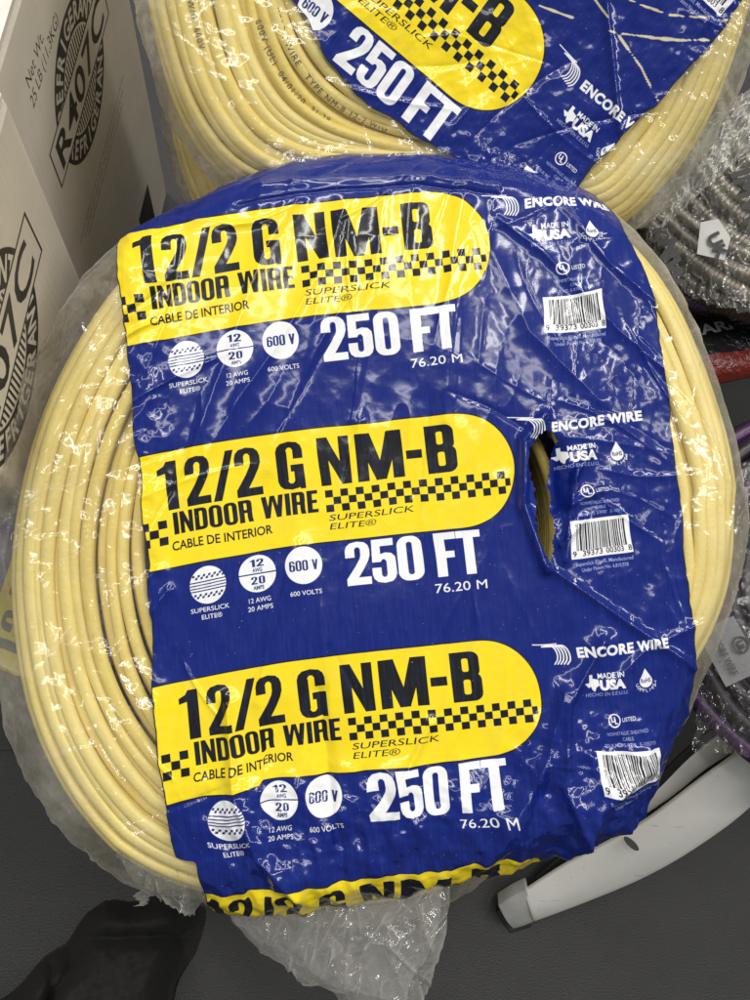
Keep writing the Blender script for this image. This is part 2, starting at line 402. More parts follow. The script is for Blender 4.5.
# ------------------------------------------------------------------ materials
def wrap_mat(name, haze_gain=1.0):
    m, nt, out = newmat(name)
    uv = N(nt, 'ShaderNodeUVMap'); uv.uv_map = 'UVMap'
    img = N(nt, 'ShaderNodeTexImage'); img.image = LABEL; img.extension = 'REPEAT'; img.interpolation = 'Cubic'
    nt.links.new(uv.outputs[0], img.inputs[0])
    tc = N(nt, 'ShaderNodeTexCoord'); ob = tc.outputs['Object']
    pm = N(nt, 'ShaderNodeAttribute', attribute_name='print_edge').outputs['Fac']
    hz = N(nt, 'ShaderNodeAttribute', attribute_name='haze').outputs['Fac']
    # fine crinkles of the plastic (object space, metres)
    n1 = noise(nt, ob, 45, 3, 0.5, 1.2); n2 = noise(nt, ob, 150, 2, 0.5, 0.8)
    rid = math_(nt, 'ABSOLUTE', math_(nt, 'SUBTRACT', n1, 0.5))
    rid2 = math_(nt, 'ABSOLUTE', math_(nt, 'SUBTRACT', n2, 0.5))
    hsum = math_(nt, 'ADD', rid, math_(nt, 'MULTIPLY', rid2, 0.25))
    gain = math_(nt, 'MULTIPLY', math_(nt, 'ADD', 0.03, math_(nt, 'MULTIPLY', hz, 0.42)), maprange(nt, pm, -1, 1, 0.6, 0.2))
    hh = math_(nt, 'MULTIPLY', hsum, gain)
    nb = bump(nt, hh, 0.006)
    # printed plastic
    p = N(nt, 'ShaderNodeBsdfPrincipled')
    print_haze = maprange(nt, noise(nt, ob, 38, 7, 0.72, 0.6), 0.52, 0.80)  # pale haze of the crinkled film, painted into the print as lighter blue
    print_haze = math_(nt, 'MULTIPLY', print_haze, math_(nt, 'ADD', 0.02, math_(nt, 'MULTIPLY', hz, 0.30)), True)
    col = mixc(nt, print_haze, img.outputs[0], (0.04, 0.08, 0.33))
    ta = N(nt, 'ShaderNodeAttribute', attribute_name='tear').outputs['Fac']
    col = mixc(nt, maprange(nt, ta, .25, .7), col, (0.62, 0.56, 0.36))
    edge = maprange(nt, pm, 0.9, 1.7)
    col = mixc(nt, edge, (0.012, 0.012, 0.02), col)
    sv = nt.nodes.new('ShaderNodeMapping'); nt.links.new(ob, sv.inputs[0]); sv.inputs['Scale'].default_value = (700, 60, 60)
    weave = noise(nt, sv.outputs[0], 1.0, 2)
    col = mixc(nt, math_(nt, 'MULTIPLY', maprange(nt, weave, 0.45, 0.75), 0.07), col, (0.07, 0.14, 0.5))
    speck = maprange(nt, noise(nt, ob, 900, 1, 0.5), 0.77, 0.80)
    col = mixc(nt, math_(nt, 'MULTIPLY', speck, 0.35), col, (0.6, 0.62, 0.66))
    nt.links.new(col, p.inputs['Base Color'])
    p.inputs['Roughness'].default_value = 0.5; p.inputs['Specular IOR Level'].default_value = 0.08; p.inputs['Coat Weight'].default_value = 0.8; p.inputs['Coat Roughness'].default_value = 0.125
    nt.links.new(nb, p.inputs['Normal']); nt.links.new(nb, p.inputs['Coat Normal'])
    # clear plastic
    tr = N(nt, 'ShaderNodeBsdfTransparent'); tr.inputs[0].default_value = (0.975, 0.975, 0.97, 1)
    gl = N(nt, 'ShaderNodeBsdfGlossy'); gl.inputs['Roughness'].default_value = 0.115; nt.links.new(nb, gl.inputs['Normal'])
    fr = N(nt, 'ShaderNodeFresnel'); fr.inputs[0].default_value = 1.55; nt.links.new(nb, fr.inputs['Normal'])
    m1 = N(nt, 'ShaderNodeMixShader'); nt.links.new(math_(nt, 'MINIMUM', math_(nt, 'MULTIPLY', fr.outputs[0], 1.6), 0.32), m1.inputs[0])
    nt.links.new(tr.outputs[0], m1.inputs[1]); nt.links.new(gl.outputs[0], m1.inputs[2])
    df = N(nt, 'ShaderNodeBsdfDiffuse'); df.inputs[0].default_value = (0.90, 0.90, 0.88, 1); nt.links.new(nb, df.inputs['Normal'])
    tl = N(nt, 'ShaderNodeBsdfTranslucent'); tl.inputs[0].default_value = (0.95, 0.95, 0.92, 1)
    ms = N(nt, 'ShaderNodeMixShader'); ms.inputs[0].default_value = 0.4; nt.links.new(df.outputs[0], ms.inputs[1]); nt.links.new(tl.outputs[0], ms.inputs[2])
    lw = N(nt, 'ShaderNodeLayerWeight'); lw.inputs[0].default_value = 0.35
    fac = math_(nt, 'POWER', lw.outputs['Facing'], 2.2)
    hf = math_(nt, 'ADD', math_(nt, 'MULTIPLY', fac, 0.8), maprange(nt, noise(nt, ob, 24, 5, 0.6), 0.38, 0.75, 0, 0.75))
    hf = math_(nt, 'ADD', 0.025, math_(nt, 'MULTIPLY', math_(nt, 'MULTIPLY', hf, hz), 0.42*haze_gain), True)
    m2 = N(nt, 'ShaderNodeMixShader'); nt.links.new(hf, m2.inputs[0]); nt.links.new(m1.outputs[0], m2.inputs[1]); nt.links.new(ms.outputs[0], m2.inputs[2])
    mx = N(nt, 'ShaderNodeMixShader'); nt.links.new(maprange(nt, pm, -0.3, 0.3), mx.inputs[0])
    nt.links.new(m2.outputs[0], mx.inputs[1]); nt.links.new(p.outputs[0], mx.inputs[2])
    nt.links.new(mx.outputs[0], out.inputs[0])
    return m
WRAP = wrap_mat('printed_shrink_wrap')

def clear_mat(name, haze=0.3, bs=90, col=(0.80, 0.80, 0.76), cap=.35):
    m, nt, out = newmat(name)
    ob = N(nt, 'ShaderNodeTexCoord').outputs['Object']
    n1 = noise(nt, ob, bs, 3, 0.5, 1.8)
    rid = math_(nt, 'ABSOLUTE', math_(nt, 'SUBTRACT', n1, 0.5))
    nb = bump(nt, rid, 0.0014)
    tr = N(nt, 'ShaderNodeBsdfTransparent'); gl = N(nt, 'ShaderNodeBsdfGlossy'); gl.inputs['Roughness'].default_value = 0.1; nt.links.new(nb, gl.inputs['Normal'])
    fr = N(nt, 'ShaderNodeFresnel'); fr.inputs[0].default_value = 1.6; nt.links.new(nb, fr.inputs['Normal'])
    m1 = N(nt, 'ShaderNodeMixShader'); nt.links.new(math_(nt, 'MINIMUM', math_(nt, 'MULTIPLY', fr.outputs[0], 1.6), cap), m1.inputs[0])
    nt.links.new(tr.outputs[0], m1.inputs[1]); nt.links.new(gl.outputs[0], m1.inputs[2])
    df = N(nt, 'ShaderNodeBsdfDiffuse'); df.inputs[0].default_value = (*col, 1); nt.links.new(nb, df.inputs['Normal'])
    lw = N(nt, 'ShaderNodeLayerWeight'); lw.inputs[0].default_value = 0.4
    hf = math_(nt, 'ADD', haze*0.35, math_(nt, 'MULTIPLY', math_(nt, 'POWER', lw.outputs['Facing'], 2.0), haze*2.2), True)
    m2 = N(nt, 'ShaderNodeMixShader'); nt.links.new(hf, m2.inputs[0]); nt.links.new(m1.outputs[0], m2.inputs[1]); nt.links.new(df.outputs[0], m2.inputs[2])
    nt.links.new(m2.outputs[0], out.inputs[0])
    return m
CLEAR = clear_mat('loose_clear_film', 0.31, 42, (0.85, 0.83, 0.76))
CLEAR2 = clear_mat('thin_clear_film', 0.10, 40, cap=.14)

def cable_mat():
    m, nt, out = newmat('yellow_cable_jacket')
    ob = N(nt, 'ShaderNodeTexCoord').outputs['Object']
    at = N(nt, 'ShaderNodeAttribute', attribute_name='turn').outputs['Fac']
    p = N(nt, 'ShaderNodeBsdfPrincipled')
    c = mixc(nt, at, (0.84, 0.66, 0.155), (0.93, 0.78, 0.28))
    c = mixc(nt, math_(nt, 'MULTIPLY', maprange(nt, noise(nt, ob, 30, 5), 0.4, 0.8), 0.35), c, (0.66, 0.50, 0.16))
    sp = math_(nt, 'MULTIPLY', maprange(nt, noise(nt, ob, 330, 2, .6), .68, .76), .35)
    c = mixc(nt, sp, c, (0.40, 0.30, 0.12))
    nt.links.new(c, p.inputs['Base Color']); p.inputs['Roughness'].default_value = 0.36
    p.inputs['Subsurface Weight'].default_value = 0.0
    nt.links.new(bump(nt, noise(nt, ob, 500, 3), 0.0003), p.inputs['Normal'])
    nt.links.new(p.outputs[0], out.inputs[0]); return m
CABLE = cable_mat()
INK = simple_mat('cable_ink', (0.03, 0.03, 0.03), 0.7)

# ------------------------------------------------------------------ the coils
U = 0.475/F                    # metres per drawing unit
RR = 60.0                      # rounding of the coil's shoulder
def outline(points, centre, n):
    """radius by angle from a loose outline (points as angle-sorted offsets)"""
    P = [(math.atan2(y, x) % (2*math.pi), math.hypot(x, y)) for x, y in points]; P.sort()
    a = np.array([p[0] for p in P]); r = np.array([p[1] for p in P])
    a = np.concatenate([a-2*math.pi, a, a+2*math.pi]); r = np.tile(r, 3)
    th = np.linspace(0, 2*math.pi, n, endpoint=False)
    v = np.interp(th, a, r)
    k = np.hanning(n//36*2+1); k /= k.sum(); h = len(k)//2
    return np.convolve(np.concatenate([v[-h:], v, v[:h]]), k, 'valid')
def shape(th, s, Ro, depth=0.0, rr=RR):
    """surface point at angle th, path length s from the centre; depth = below it"""
    flat = Ro-rr; q = rr*math.pi/2
    t = np.clip(s-flat, 0, q)/rr; extra = np.maximum(s-flat-q, 0)
    rho = np.minimum(s, flat)+rr*np.sin(t) - extra*0.18
    z = -rr*(1-np.cos(t)) - extra*0.98
    nr, nz = np.sin(t), np.cos(t)
    rho = rho-depth*nr; z = z-depth*nz
    z = z - 5.0*np.clip(1-(np.minimum(s, flat)/190.0)**2, 0, 1)
    return rho*np.cos(th), rho*np.sin(th), z

def build_cable(Ro_fn, seed, parent, rmin=204, rin=190):
    """one long flat cable wound round and round"""
    rng = random.Random(seed); nseg = 168
    turns = []
    s = 470
    while s > rmin: turns.append((s+rng.uniform(-2, 2), rng.uniform(6, 11), 5.0)); s -= rng.uniform(12.3, 15.8)
    s = rmin+2
    while s < 470: turns.append((s, rng.uniform(19, 25), 1.0)); s += 15
    for z in range(48, 175, 13): turns.append((-1, z, 0.0))
    s = 470
    V = []; T = []
    for ti, (s0, dep, am) in enumerate(turns):
        s1, d1, _ = turns[min(ti+1, len(turns)-1)]
        ph = [rng.uniform(0, 6.28) for _ in range(4)]; tw = rng.uniform(-.5, .5); wa = rng.uniform(6.2, 7.6); wb = rng.uniform(5.4, 6.6)
        sh = rng.random()
        for i in range(nseg):
            th = 2*math.pi*i/nseg
            bl = max(0.0, (i-(nseg-10))/10.0); bl = bl*bl*(3-2*bl)
            Ro = Ro_fn(th)
            env = math.sin(min(1, i/14, (nseg-i)/14)*math.pi/2)
            wob = am*env*(0.7*math.sin(th+ph[0])+0.6*math.sin(2*th+ph[1])+0.12*math.sin(5*th+ph[2]))
            if s0 < 0:
                x, y = rin*math.cos(th), rin*math.sin(th); z = -(dep*(1-bl)+d1*bl); nr, nz = -1, 0; c = rin
                X = (rin+wob)*1.0; nx = -1.0; P0 = (X, z)
            else:
                se = (s0*(1-bl)+(s1 if s1 > 0 else rin+12)*bl)
                scl = (Ro-4)/370.0 
                k = min(1, max(0, (se-150)/120)); scl = 1+(scl-1)*k
                de = dep*(1-bl)+(d1 if s1 > 0 else dep)*bl + 2.2*env*math.sin(3*th+ph[3])*(am/5)
                flat = (Ro-4)-RR; t = min(max(se*scl+wob-flat, 0), RR*math.pi/2)/RR; ex = max(se*scl+wob-flat-RR*math.pi/2, 0)
                rho = min(se*scl+wob, flat)+RR*math.sin(t)-ex*.12-de*math.sin(t)
                z = -RR*(1-math.cos(t))-ex-de*math.cos(t); nx, nz = math.sin(t), math.cos(t); P0 = (rho, z)
            nrm = (nx, nz if s0 >= 0 else 0.0)
            tg = (-nrm[1], nrm[0])
            a2 = tw*math.sin(2*th+ph[1])*env
            ca, sa = math.cos(a2), math.sin(a2)
            for k in range(12):
                q = 2*math.pi*k/12
                a = wa*math.copysign(abs(math.cos(q))**0.9, math.cos(q)); b = wb*math.copysign(abs(math.sin(q))**0.9, math.sin(q))
                a, b = a*ca-b*sa, a*sa+b*ca
                rho = P0[0]+tg[0]*a+nrm[0]*b; z = P0[1]+tg[1]*a+nrm[1]*b
                V.append((rho*math.cos(th)*U, rho*math.sin(th)*U, z*U)); T.append(sh)
    n = len(V)//12
    i = np.arange(n-1)[:, None]*12; k = np.arange(12)[None, :]
    Fc = np.stack([i+k, i+(k+1) % 12, i+12+(k+1) % 12, i+12+k], -1).reshape(-1, 4)
    o = link_mesh('cable', V, Fc, CABLE, parent)
    at = o.data.attributes.new('turn', 'FLOAT', 'POINT'); at.data.foreach_set('value', np.array(T, dtype=np.float32))
    return o

def build_wrap(Ro, centre_uv, extra, parent, nth=1000, smax=500.0, ns=440, droop=True, hole=None):
    th = np.linspace(0, 2*math.pi, nth, endpoint=False)[None, :]
    s = (np.linspace(0.0, 1, ns)**0.92*smax)[:, None]; s[0] = 0.3
    TH, S = np.broadcast_arrays(th, s); RO = np.broadcast_to(Ro[None, :], TH.shape)
    MX, MY = S*np.cos(TH), S*np.sin(TH)            # flat drawing coordinates, y up
    x, y, z = [q.copy() for q in shape(TH, S, RO)]
    disp, pm, hz, tear = extra(MX, MY, TH, S, RO)
    # displace along the surface normal
    t = np.clip(S-(RO-RR), 0, RR*math.pi/2)/RR
    x += disp*np.sin(t)*np.cos(TH); y += disp*np.sin(t)*np.sin(TH); z += disp*np.cos(t)
    V = np.stack([x, y, z], -1).reshape(-1, 3)*U
    i = np.arange(ns-1)[:, None]*nth; k = np.arange(nth)[None, :]; k2 = (k+1) % nth
    Fc = np.stack([i+k, i+nth+k, i+nth+k2, i+k2], -1).reshape(-1, 4)
    cu = centre_uv[0]+MX; cvv = centre_uv[1]-MY
    if not droop: cvv = cvv+34*sstep(480, 520, cu)*(1-sstep(398, 446, cvv))
    if droop:
        px = .9945*cu+.1045*cvv; py = -.1045*cu+.9945*cvv
        A = 0.7+4.5*sstep(735, 840, py)*sstep(150, 200, px)+1.6*sstep(500, 560, px)
        du = A*(vnoise(px, py, 38, 601)-.5)*2; dv = A*(vnoise(px, py, 42, 602)-.5)*2
        dv = dv+4.5*sstep(-1.5, 1.5, px-(268-.12*(py-740)))*sstep(725, 760, py)*(1-sstep(268, 330, px))
        cu = cu+du; cvv = cvv+dv
        cvv = cvv+24*sstep(866, 916, cvv)
    if droop: cvv = cvv-11*(np.clip((265-cu)/173, 0, 1.4))**1.6
    if droop: cu = cu+7*np.clip((420-cu)/300, 0, 1)
    uvx = (cu-72)/570.0; uvy = 1-(cvv-440)/PER
    if hole is not None:
        fx = MX.reshape(-1)[Fc].mean(1); fy = MY.reshape(-1)[Fc].mean(1)
        fx = fx+1.6*(vnoise(fx, fy, 5, 3)-.5)*2; fy = fy+1.6*(vnoise(fx, fy, 4, 5)-.5)*2
        ins = np.zeros(len(fx), bool)
        for (ax, ay), (bx_, by_) in zip(hole, hole[1:]+hole[:1]):
            c = ((ay > fy) != (by_ > fy)) & (fx < (bx_-ax)*(fy-ay)/((by_-ay) or 1e-9)+ax); ins ^= c
        Fc = Fc[~ins]
    o = link_mesh('wrapper', V, Fc, WRAP, parent)
    me = o.data
    uvl = me.uv_layers.new(name='UVMap')
    li = Fc.ravel(); uvs = np.stack([uvx.reshape(-1)[li], uvy.reshape(-1)[li]], -1).astype(np.float32)
    uvl.data.foreach_set('uv', uvs.ravel())
    for nm, arr in (('print_edge', pm), ('haze', hz), ('tear', tear)):
        at = me.attributes.new(nm, 'FLOAT', 'POINT'); at.data.foreach_set('value', arr.reshape(-1).astype(np.float32))
    return o

def frame_matrix(px, py, dep, rot_deg, tilt_y=0.0, tilt_x=0.0, zoff=0.0):
    """disc seen at photo point, facing the camera then tilted; rot CCW in picture"""
    A = (ROT @ Matrix.Rotation(R(tilt_y), 3, 'X') @ Matrix.Rotation(R(tilt_x), 3, 'Y') @ Matrix.Rotation(R(rot_deg), 3, 'Z')).to_4x4()
    return Matrix.Translation(at_d(px, py, dep)) @ A @ Matrix.Translation((0, 0, zoff))

def c1(px, py):               # photo -> coil 1 drawing coordinates
    u = px*.9945-py*.1045; v = px*.1045+py*.9945
    return (u-318.1, 561.3-v)
OUT1 = [(375, 155), (300, 162), (225, 188), (160, 232), (105, 285), (62, 345), (32, 405), (12, 480), (4, 560), (10, 640), (32, 735), (75, 812), (140, 872), (212, 902), (252, 911), (285, 911), (352, 901), (437, 888), (540, 857), (597, 841), (624, 836), (648, 812), (655, 781), (672, 747), (697, 701), (723, 646), (737, 600), (743, 520), (737, 455), (716, 380), (690, 305), (655, 243), (600, 196), (540, 170), (460, 158)]
NTH = 1000
_t = np.linspace(0, 2*math.pi, NTH, endpoint=False)      # a little more radius where the shoulder turns away
FA = np.interp(_t, np.radians([0, 25, 45, 90, 135, 180, 225, 270, 315, 360]), [1.04, 1.036, 1.042, 1.072, 1.074, 1.074, 1.04, 0.985, 1.0, 1.05])
FB = np.interp(_t, np.radians([0, 30, 45, 90, 135, 180, 225, 270, 315, 360]), [1.075, 1.080, 1.078, 1.07, 1.080, 1.096, 1.10, 1.0, 1.01, 1.07])
RO1 = outline([c1(*p) for p in OUT1], None, NTH)*FA
fnRO = lambda arr: (lambda th: float(arr[int(round(th/(2*math.pi)*NTH)) % NTH]))
RO1c = outline([c1(*p) for p in [(375, 158), (300, 165), (225, 193), (165, 238), (112, 290), (75, 348), (48, 405), (28, 480), (20, 560), (28, 640), (50, 725), (95, 800), (160, 860), (240, 893), (330, 900), (430, 880), (520, 852), (590, 825), (632, 790), (655, 745), (690, 690), (716, 640), (731, 600), (737, 520), (730, 455), (708, 380), (682, 310), (645, 250), (590, 205), (530, 178), (460, 163)]], None, NTH)*FB

def seg_dist(x, y, a, b):
    ax, ay = a; bx_, by_ = b; L2 = (bx_-ax)**2+(by_-ay)**2
    t = np.clip(((x-ax)*(bx_-ax)+(y-ay)*(by_-ay))/L2, 0, 1)
    return np.hypot(x-ax-t*(bx_-ax), y-ay-t*(by_-ay)), t
def crease(x, y, pts, width, h, asym=0.0):
    out = 0
    best = None
    for a, b in zip(pts, pts[1:]):
        dd, t = seg_dist(x, y, a, b)
        best = dd if best is None else np.minimum(best, dd)
    return h*np.exp(-(best/width)**1.3)
def long_creases(x, y, n, box, seed, lmin, lmax, wmin, wmax, hmin, hmax, ang=None, spread=180):
    rng = random.Random(seed); out = np.zeros_like(x); line = np.zeros_like(x)
    for _ in range(n):
        cx, cy = rng.uniform(box[0], box[2]), rng.uniform(box[1], box[3]); L = rng.uniform(lmin, lmax)/2
        a = R((ang if ang is not None else 0)+rng.uniform(-spread/2, spread/2)); wd = rng.uniform(wmin, wmax); h = rng.uniform(hmin, hmax)*rng.choice((1, 1, -.7))
        m = (np.abs(x-cx) < L+6*wd) & (np.abs(y-cy) < L+6*wd)
        if not m.any(): continue
        xs, ys = x[m], y[m]; bend = rng.uniform(-.16, .16)
        tx = (xs-cx)*math.cos(a)+(ys-cy)*math.sin(a); ty = -(xs-cx)*math.sin(a)+(ys-cy)*math.cos(a)+bend*(tx*tx/L-L*.3)
        env = np.clip(1-(tx/L)**2, 0, 1)
        out[m] += h*env*np.exp(-(np.abs(ty)/wd)**1.25); line[m] += abs(h)/hmax*env*np.exp(-(ty/(wd*.55))**2)
    return out, line
HOLE1 = [c1(*p) for p in [(552, 429), (540, 433), (531, 446), (528, 460), (529, 474), (534, 490), (538, 503), (535, 520), (538, 538), (543, 553), (547, 563), (552, 550), (553, 530), (551, 515), (553, 500), (549, 485), (551, 468), (553, 452), (558, 440)]]

def extra1(MX, MY, TH, S, RO):
    cu = 318.1+MX; cv = 561.3-MY
    px = .9945*cu+.1045*cv; py = -.1045*cu+.9945*cv      # back to photo-like coordinates
    rim = sstep(-30, 60, S-(RO-RR))
    low = sstep(740, 810, py)*sstep(150, 240, px)*(1-sstep(640, 700, px))
    low = np.maximum(low, sstep(690, 770, py)*sstep(470, 560, px))
    left = 1-sstep(130, 190, px)
    right = sstep(520, 600, px)
    d = 2.6*(vnoise(px, py, 130, 21)-.5)*2
    d += 2.2*(ridged(px+0.15*py, py*0.35, 46, 31)-.5)*(0.4+0.6*(1-rim))          # long soft folds down the label
    d += 0.9*ridged(px+0.1*py, py, 20, 32, 120, 2)
    d += crumple(px, py, 55, 40)*(1.2+2.0*right+13.0*low+5.5*left)
    d += crumple(px, py, 24, 47)*(0.15+.7*right*sstep(250, 520, py)+3.2*low+1.8*left+.9*rim*sstep(240, 330, py))
    d += crumple(px, py, 11, 53)*(0.02+0.1*right+0.5*low+0.35*left+0.1*rim*sstep(240, 330, py))
    lines = 0
    for a in ((26, (0, 250, 170, 860), 900, 70, 230, 1.2, 3.0, 1.2, 4.0, -45, 90), (16, (0, 600, 220, 900), 901, 30, 110, 1.0, 2.6, .8, 2.6, 30, 120),
              (34, (500, 180, 720, 860), 902, 40, 170, 1.2, 3.5, .6, 2.0, 40, 80), (14, (670, 250, 745, 780), 903, 60, 160, 1.2, 3, .8, 2.4, 85, 50),
              (14, (180, 170, 520, 480), 904, 90, 260, 3.0, 8, .8, 2.6, 105, 40), (16, (160, 560, 560, 880), 905, 50, 160, 2, 5, .5, 2.0, 95, 70),
              (14, (150, 160, 640, 240), 906, 60, 180, 1.5, 4, .5, 2.0, -15, 50)):
        dd, ln = long_creases(px, py, *a); d += dd; lines = lines+ln
    d += crease(px, py, [(235, 200), (330, 186), (420, 181), (500, 190)], 1.6, -3.2)
    d += 3.0
    P = lambda *a: list(a)
    for pts, wd, h in (
        (P((250, 178), (330, 174), (420, 172), (500, 182)), 3.0, 2.2),
        (P((300, 190), (262, 250), (235, 330), (210, 400), (186, 470)), 7.0, 3.0),
        (P((345, 200), (322, 280), (300, 380), (268, 470)), 9.0, 2.6),
        (P((470, 165), (452, 260), (446, 420)), 6.0, 2.2),
        (P((385, 190), (372, 300), (352, 420)), 5.0, 1.6),
        (P((360, 420), (350, 520), (330, 640)), 5.0, 1.8),
        (P((300, 545), (270, 640), (258, 700)), 6.0, 2.4),
        (P((500, 480), (478, 600), (470, 680)), 6.0, 1.4),
        (P((546, 566), (580, 590), (640, 632), (694, 668)), 4.0, 4.5),
        (P((500, 215), (545, 250), (620, 330), (668, 372)), 5.0, 3.2),
        (P((560, 195), (610, 260), (655, 300)), 4.0, 3.0),
        (P((480, 220), (530, 330), (600, 400)), 8.0, 2.4),
        (P((700, 620), (640, 650), (600, 690)), 5.0, 3.0),
        (P((560, 690), (545, 750), (520, 800), (480, 850)), 9.0, 9.0),
        (P((600, 640), (565, 700), (560, 780), (580, 840)), 8.0, 10.0),
        (P((640, 760), (590, 800), (560, 850)), 8.0, 9.0),
        (P((230, 700), (238, 790), (262, 850), (300, 880)), 7.0, 9.0),
        (P((320, 690), (330, 780), (345, 860)), 8.0, -6.0),
        (P((390, 830), (400, 780), (430, 720)), 6.0, 5),
        (P((20, 690), (120, 600), (160, 570)), 5.0, 3.0),
        (P((10, 560), (100, 470), (150, 400)), 6.0, 2.5),
        (P((60, 640), (120, 655), (170, 590)), 5.0, 3.5),
        (P((40, 470), (90, 370), (140, 300)), 6.0, 3.0),
        ):
        d += crease(px, py, pts, wd, h)
    # torn opening: raised lip round it, torn film sunk on its right
    lip, _ = seg_dist(px, py, (524, 440), (523, 505))
    l2, _ = seg_dist(px, py, (523, 505), (545, 570))
    l3, _ = seg_dist(px, py, (524, 440), (545, 415))
    lip = np.minimum(np.minimum(lip, l2), l3)
    d += 7.5*np.exp(-(lip/5.0)**2)
    for a, b, hh in (((575, 470), (562, 560), 6), ((590, 452), (572, 480), 5), ((600, 490), (570, 505), 5), ((583, 520), (560, 545), 5)):
        dd, _ = seg_dist(px, py, a, b); d += hh*np.exp(-(dd/4.0)**1.5)
    dd, _ = seg_dist(px, py, (551, 450), (552, 505)); d -= 13*np.exp(-(dd/11.0)**2)
    # bagginess of the clear film at the left foot
    d += 6*sstep(620, 760, py)*left + 9*left*rim*(vnoise(px, py, 60, 88))
    # how much of the sheet is printed
    e = 2.2*(vnoise(px, py, 40, 61)-.5)*2+0.7*(vnoise(px, py, 9, 62)-.5)*2
    tear = np.zeros_like(cu)
    lft = cu-89-e-19*sstep(850, 856, py+3*(vnoise(px, py, 12, 63)-.5)) + 5*sstep(620, 700, py) - 10*sstep(800, 900, py)
    rgt = 622+e-cu - 18*(1-sstep(200, 300, py)) - 14*sstep(690, 850, py)
    pm = np.minimum(lft, rgt)
    hz = 0.10+0.18*left+0.40*rim*left+0.22*sstep(660, 700, px)+0.20*rim+0.22*left*sstep(680, 800, py)+0.25*low+0.10*right+(.35+.75*left)*np.clip(lines, 0, 1.5)
    hz = hz*(0.55+0.9*vnoise(px, py, 45, 71))
    return d, pm, np.clip(hz, 0, 1.2), tear

G_COIL = 'shrink wrapped coils of yellow cable'
M1 = frame_matrix(375, 525, 0.475, 6.0, tilt_y=-2.5)
coil1 = thing('cable_coil', 'big coil of yellow cable in blue and yellow printed wrap, uppermost, whole front in view', 'cable coil', G_COIL, M1)
build_cable(fnRO(RO1c), 5, coil1)
build_wrap(RO1, (318.1, 561.3), extra1, coil1, hole=HOLE1)

# second coil, behind
def c2(px, py):
    X, Y = (px-450)/1.05, (py+45)/1.05; a = R(37.5)
    u = X*math.cos(a)+Y*math.sin(a); v = -X*math.sin(a)+Y*math.cos(a)
    return (u, -v)
OUT2 = [(115, -45), (128, 40), (150, 112), (192, 172), (250, 200), (340, 208), (430, 210), (520, 213), (600, 228), (655, 236), (705, 190), (748, 125), (778, 40), (790, -60), (750, -220), (640, -340), (450, -380), (260, -330), (150, -210)]
RO2 = outline([c2(*p) for p in OUT2], None, NTH)
BND2 = [(-400, 95), (-165, 118), (-95, 127), (-40, 150), (20, 159), (80, 150), (144, 141), (190, 128), (224, 112), (262, 100), (500, 60)]
def extra2(MX, MY, TH, S, RO):
    cu = 323+MX; cv = 473-MY; v = -MY
    rim = sstep(-40, 50, S-(RO-RR))
    d = 3*(vnoise(MX, MY, 120, 121)-.5)*2
    d += crumple(MX, MY, 60, 140)*(3.5+3*rim)
    d += crumple(MX, MY, 26, 147)*(1.2+3.4*rim)
    d += crumple(MX, MY, 12, 153)*(0.2+2.2*rim)
    dd, lines = long_creases(MX, MY, 90, (-360, -360, 360, 360), 910, 40, 200, 1.2, 3.2, .8, 2.6)
    d += dd+3.0
    d += crease(MX, MY, [(90, 140), (150, 60), (240, -20)], 4, 4)
    e = 2.5*(vnoise(MX, MY, 30, 161)-.5)*2+1.2*(vnoise(MX, MY, 10, 162)-.5)*2
    bv = np.interp(MX, [b[0] for b in BND2], [b[1] for b in BND2])
    low = bv-v+e
    rgt = 249-MX+e-8*np.sin(v/60.)
    pm = np.minimum(np.minimum(low, rgt), MX+250)
    tear = np.zeros_like(MX)
    for pts, wd in (([c2(588, -20), c2(628, 30), c2(655, 62), c2(684, 108)], 1.3), ([c2(545, 2), c2(620, 28), c2(690, 36), c2(760, 36)], 1.8), ([c2(600, -14), c2(680, 12), c2(760, 18)], 1.3)):
        best = None
        for a, b in zip(pts, pts[1:]):
            dd, _ = seg_dist(MX, MY, a, b); best = dd if best is None else np.minimum(best, dd)
        tear = np.maximum(tear, np.clip(1.3-best/(wd*(.15+1.3*vnoise(MX, MY, 9, 181)**1.4)), 0, 1)*sstep(.22, .4, vnoise(MX, MY, 13, 182)))
    hz = (0.12+1.15*rim)*(0.5+vnoise(MX, MY, 40, 171))+.35*np.clip(lines, 0, 1.5)
    return d, pm, np.clip(hz, 0, 1.3), tear
M2 = frame_matrix(450, -45, 0.468, -37.5, tilt_y=17.0)
coil2 = thing('cable_coil', 'rear yellow cable coil cut by the top edge, blue label slanting down rightwards', 'cable coil', G_COIL, M2)
build_cable(fnRO(RO2+5), 11, coil2, 138, 122)
build_wrap(RO2, (323, 473), extra2, coil2, droop=False)

# printing on the strands of the second coil
def strand_text(parent, body, a0, s0, dep, size=6.4):
    v, t = text_tris(body, 0.0, 1.25)
    k = size/0.7; X = v[:, 0]*k; Y = v[:, 1]*k
    V = []
    for a, b in zip(X, Y):
        th = a0+a/s0
        Ro = RO2[int(round(th/(2*math.pi)*NTH)) % NTH]+5
        k2 = min(1, max(0, (s0-150)/120)); se = s0*(1+(Ro/370.0-1)*k2)
        x, y, z = shape(th, se-(b-size/2), Ro, 2.2)
        V.append((x*U, y*U, z*U))
    return V, [tuple(q) for q in t]
for body, deg, s0 in (('CERROWIRE', -86, 163), ('CERROWIRE   TYPE NM-B 12-2 W/G', -128, 187), ('600V (UL)  04/01/20  21:29', -126, 214), ('TYPE NM-B 12-2 W/G  600V', -150, 300)):
    v_, f_ = strand_text(coil2, body, R(deg), s0, 1.0)
    link_mesh('strand_lettering', v_, f_, INK, coil2, smooth=False)

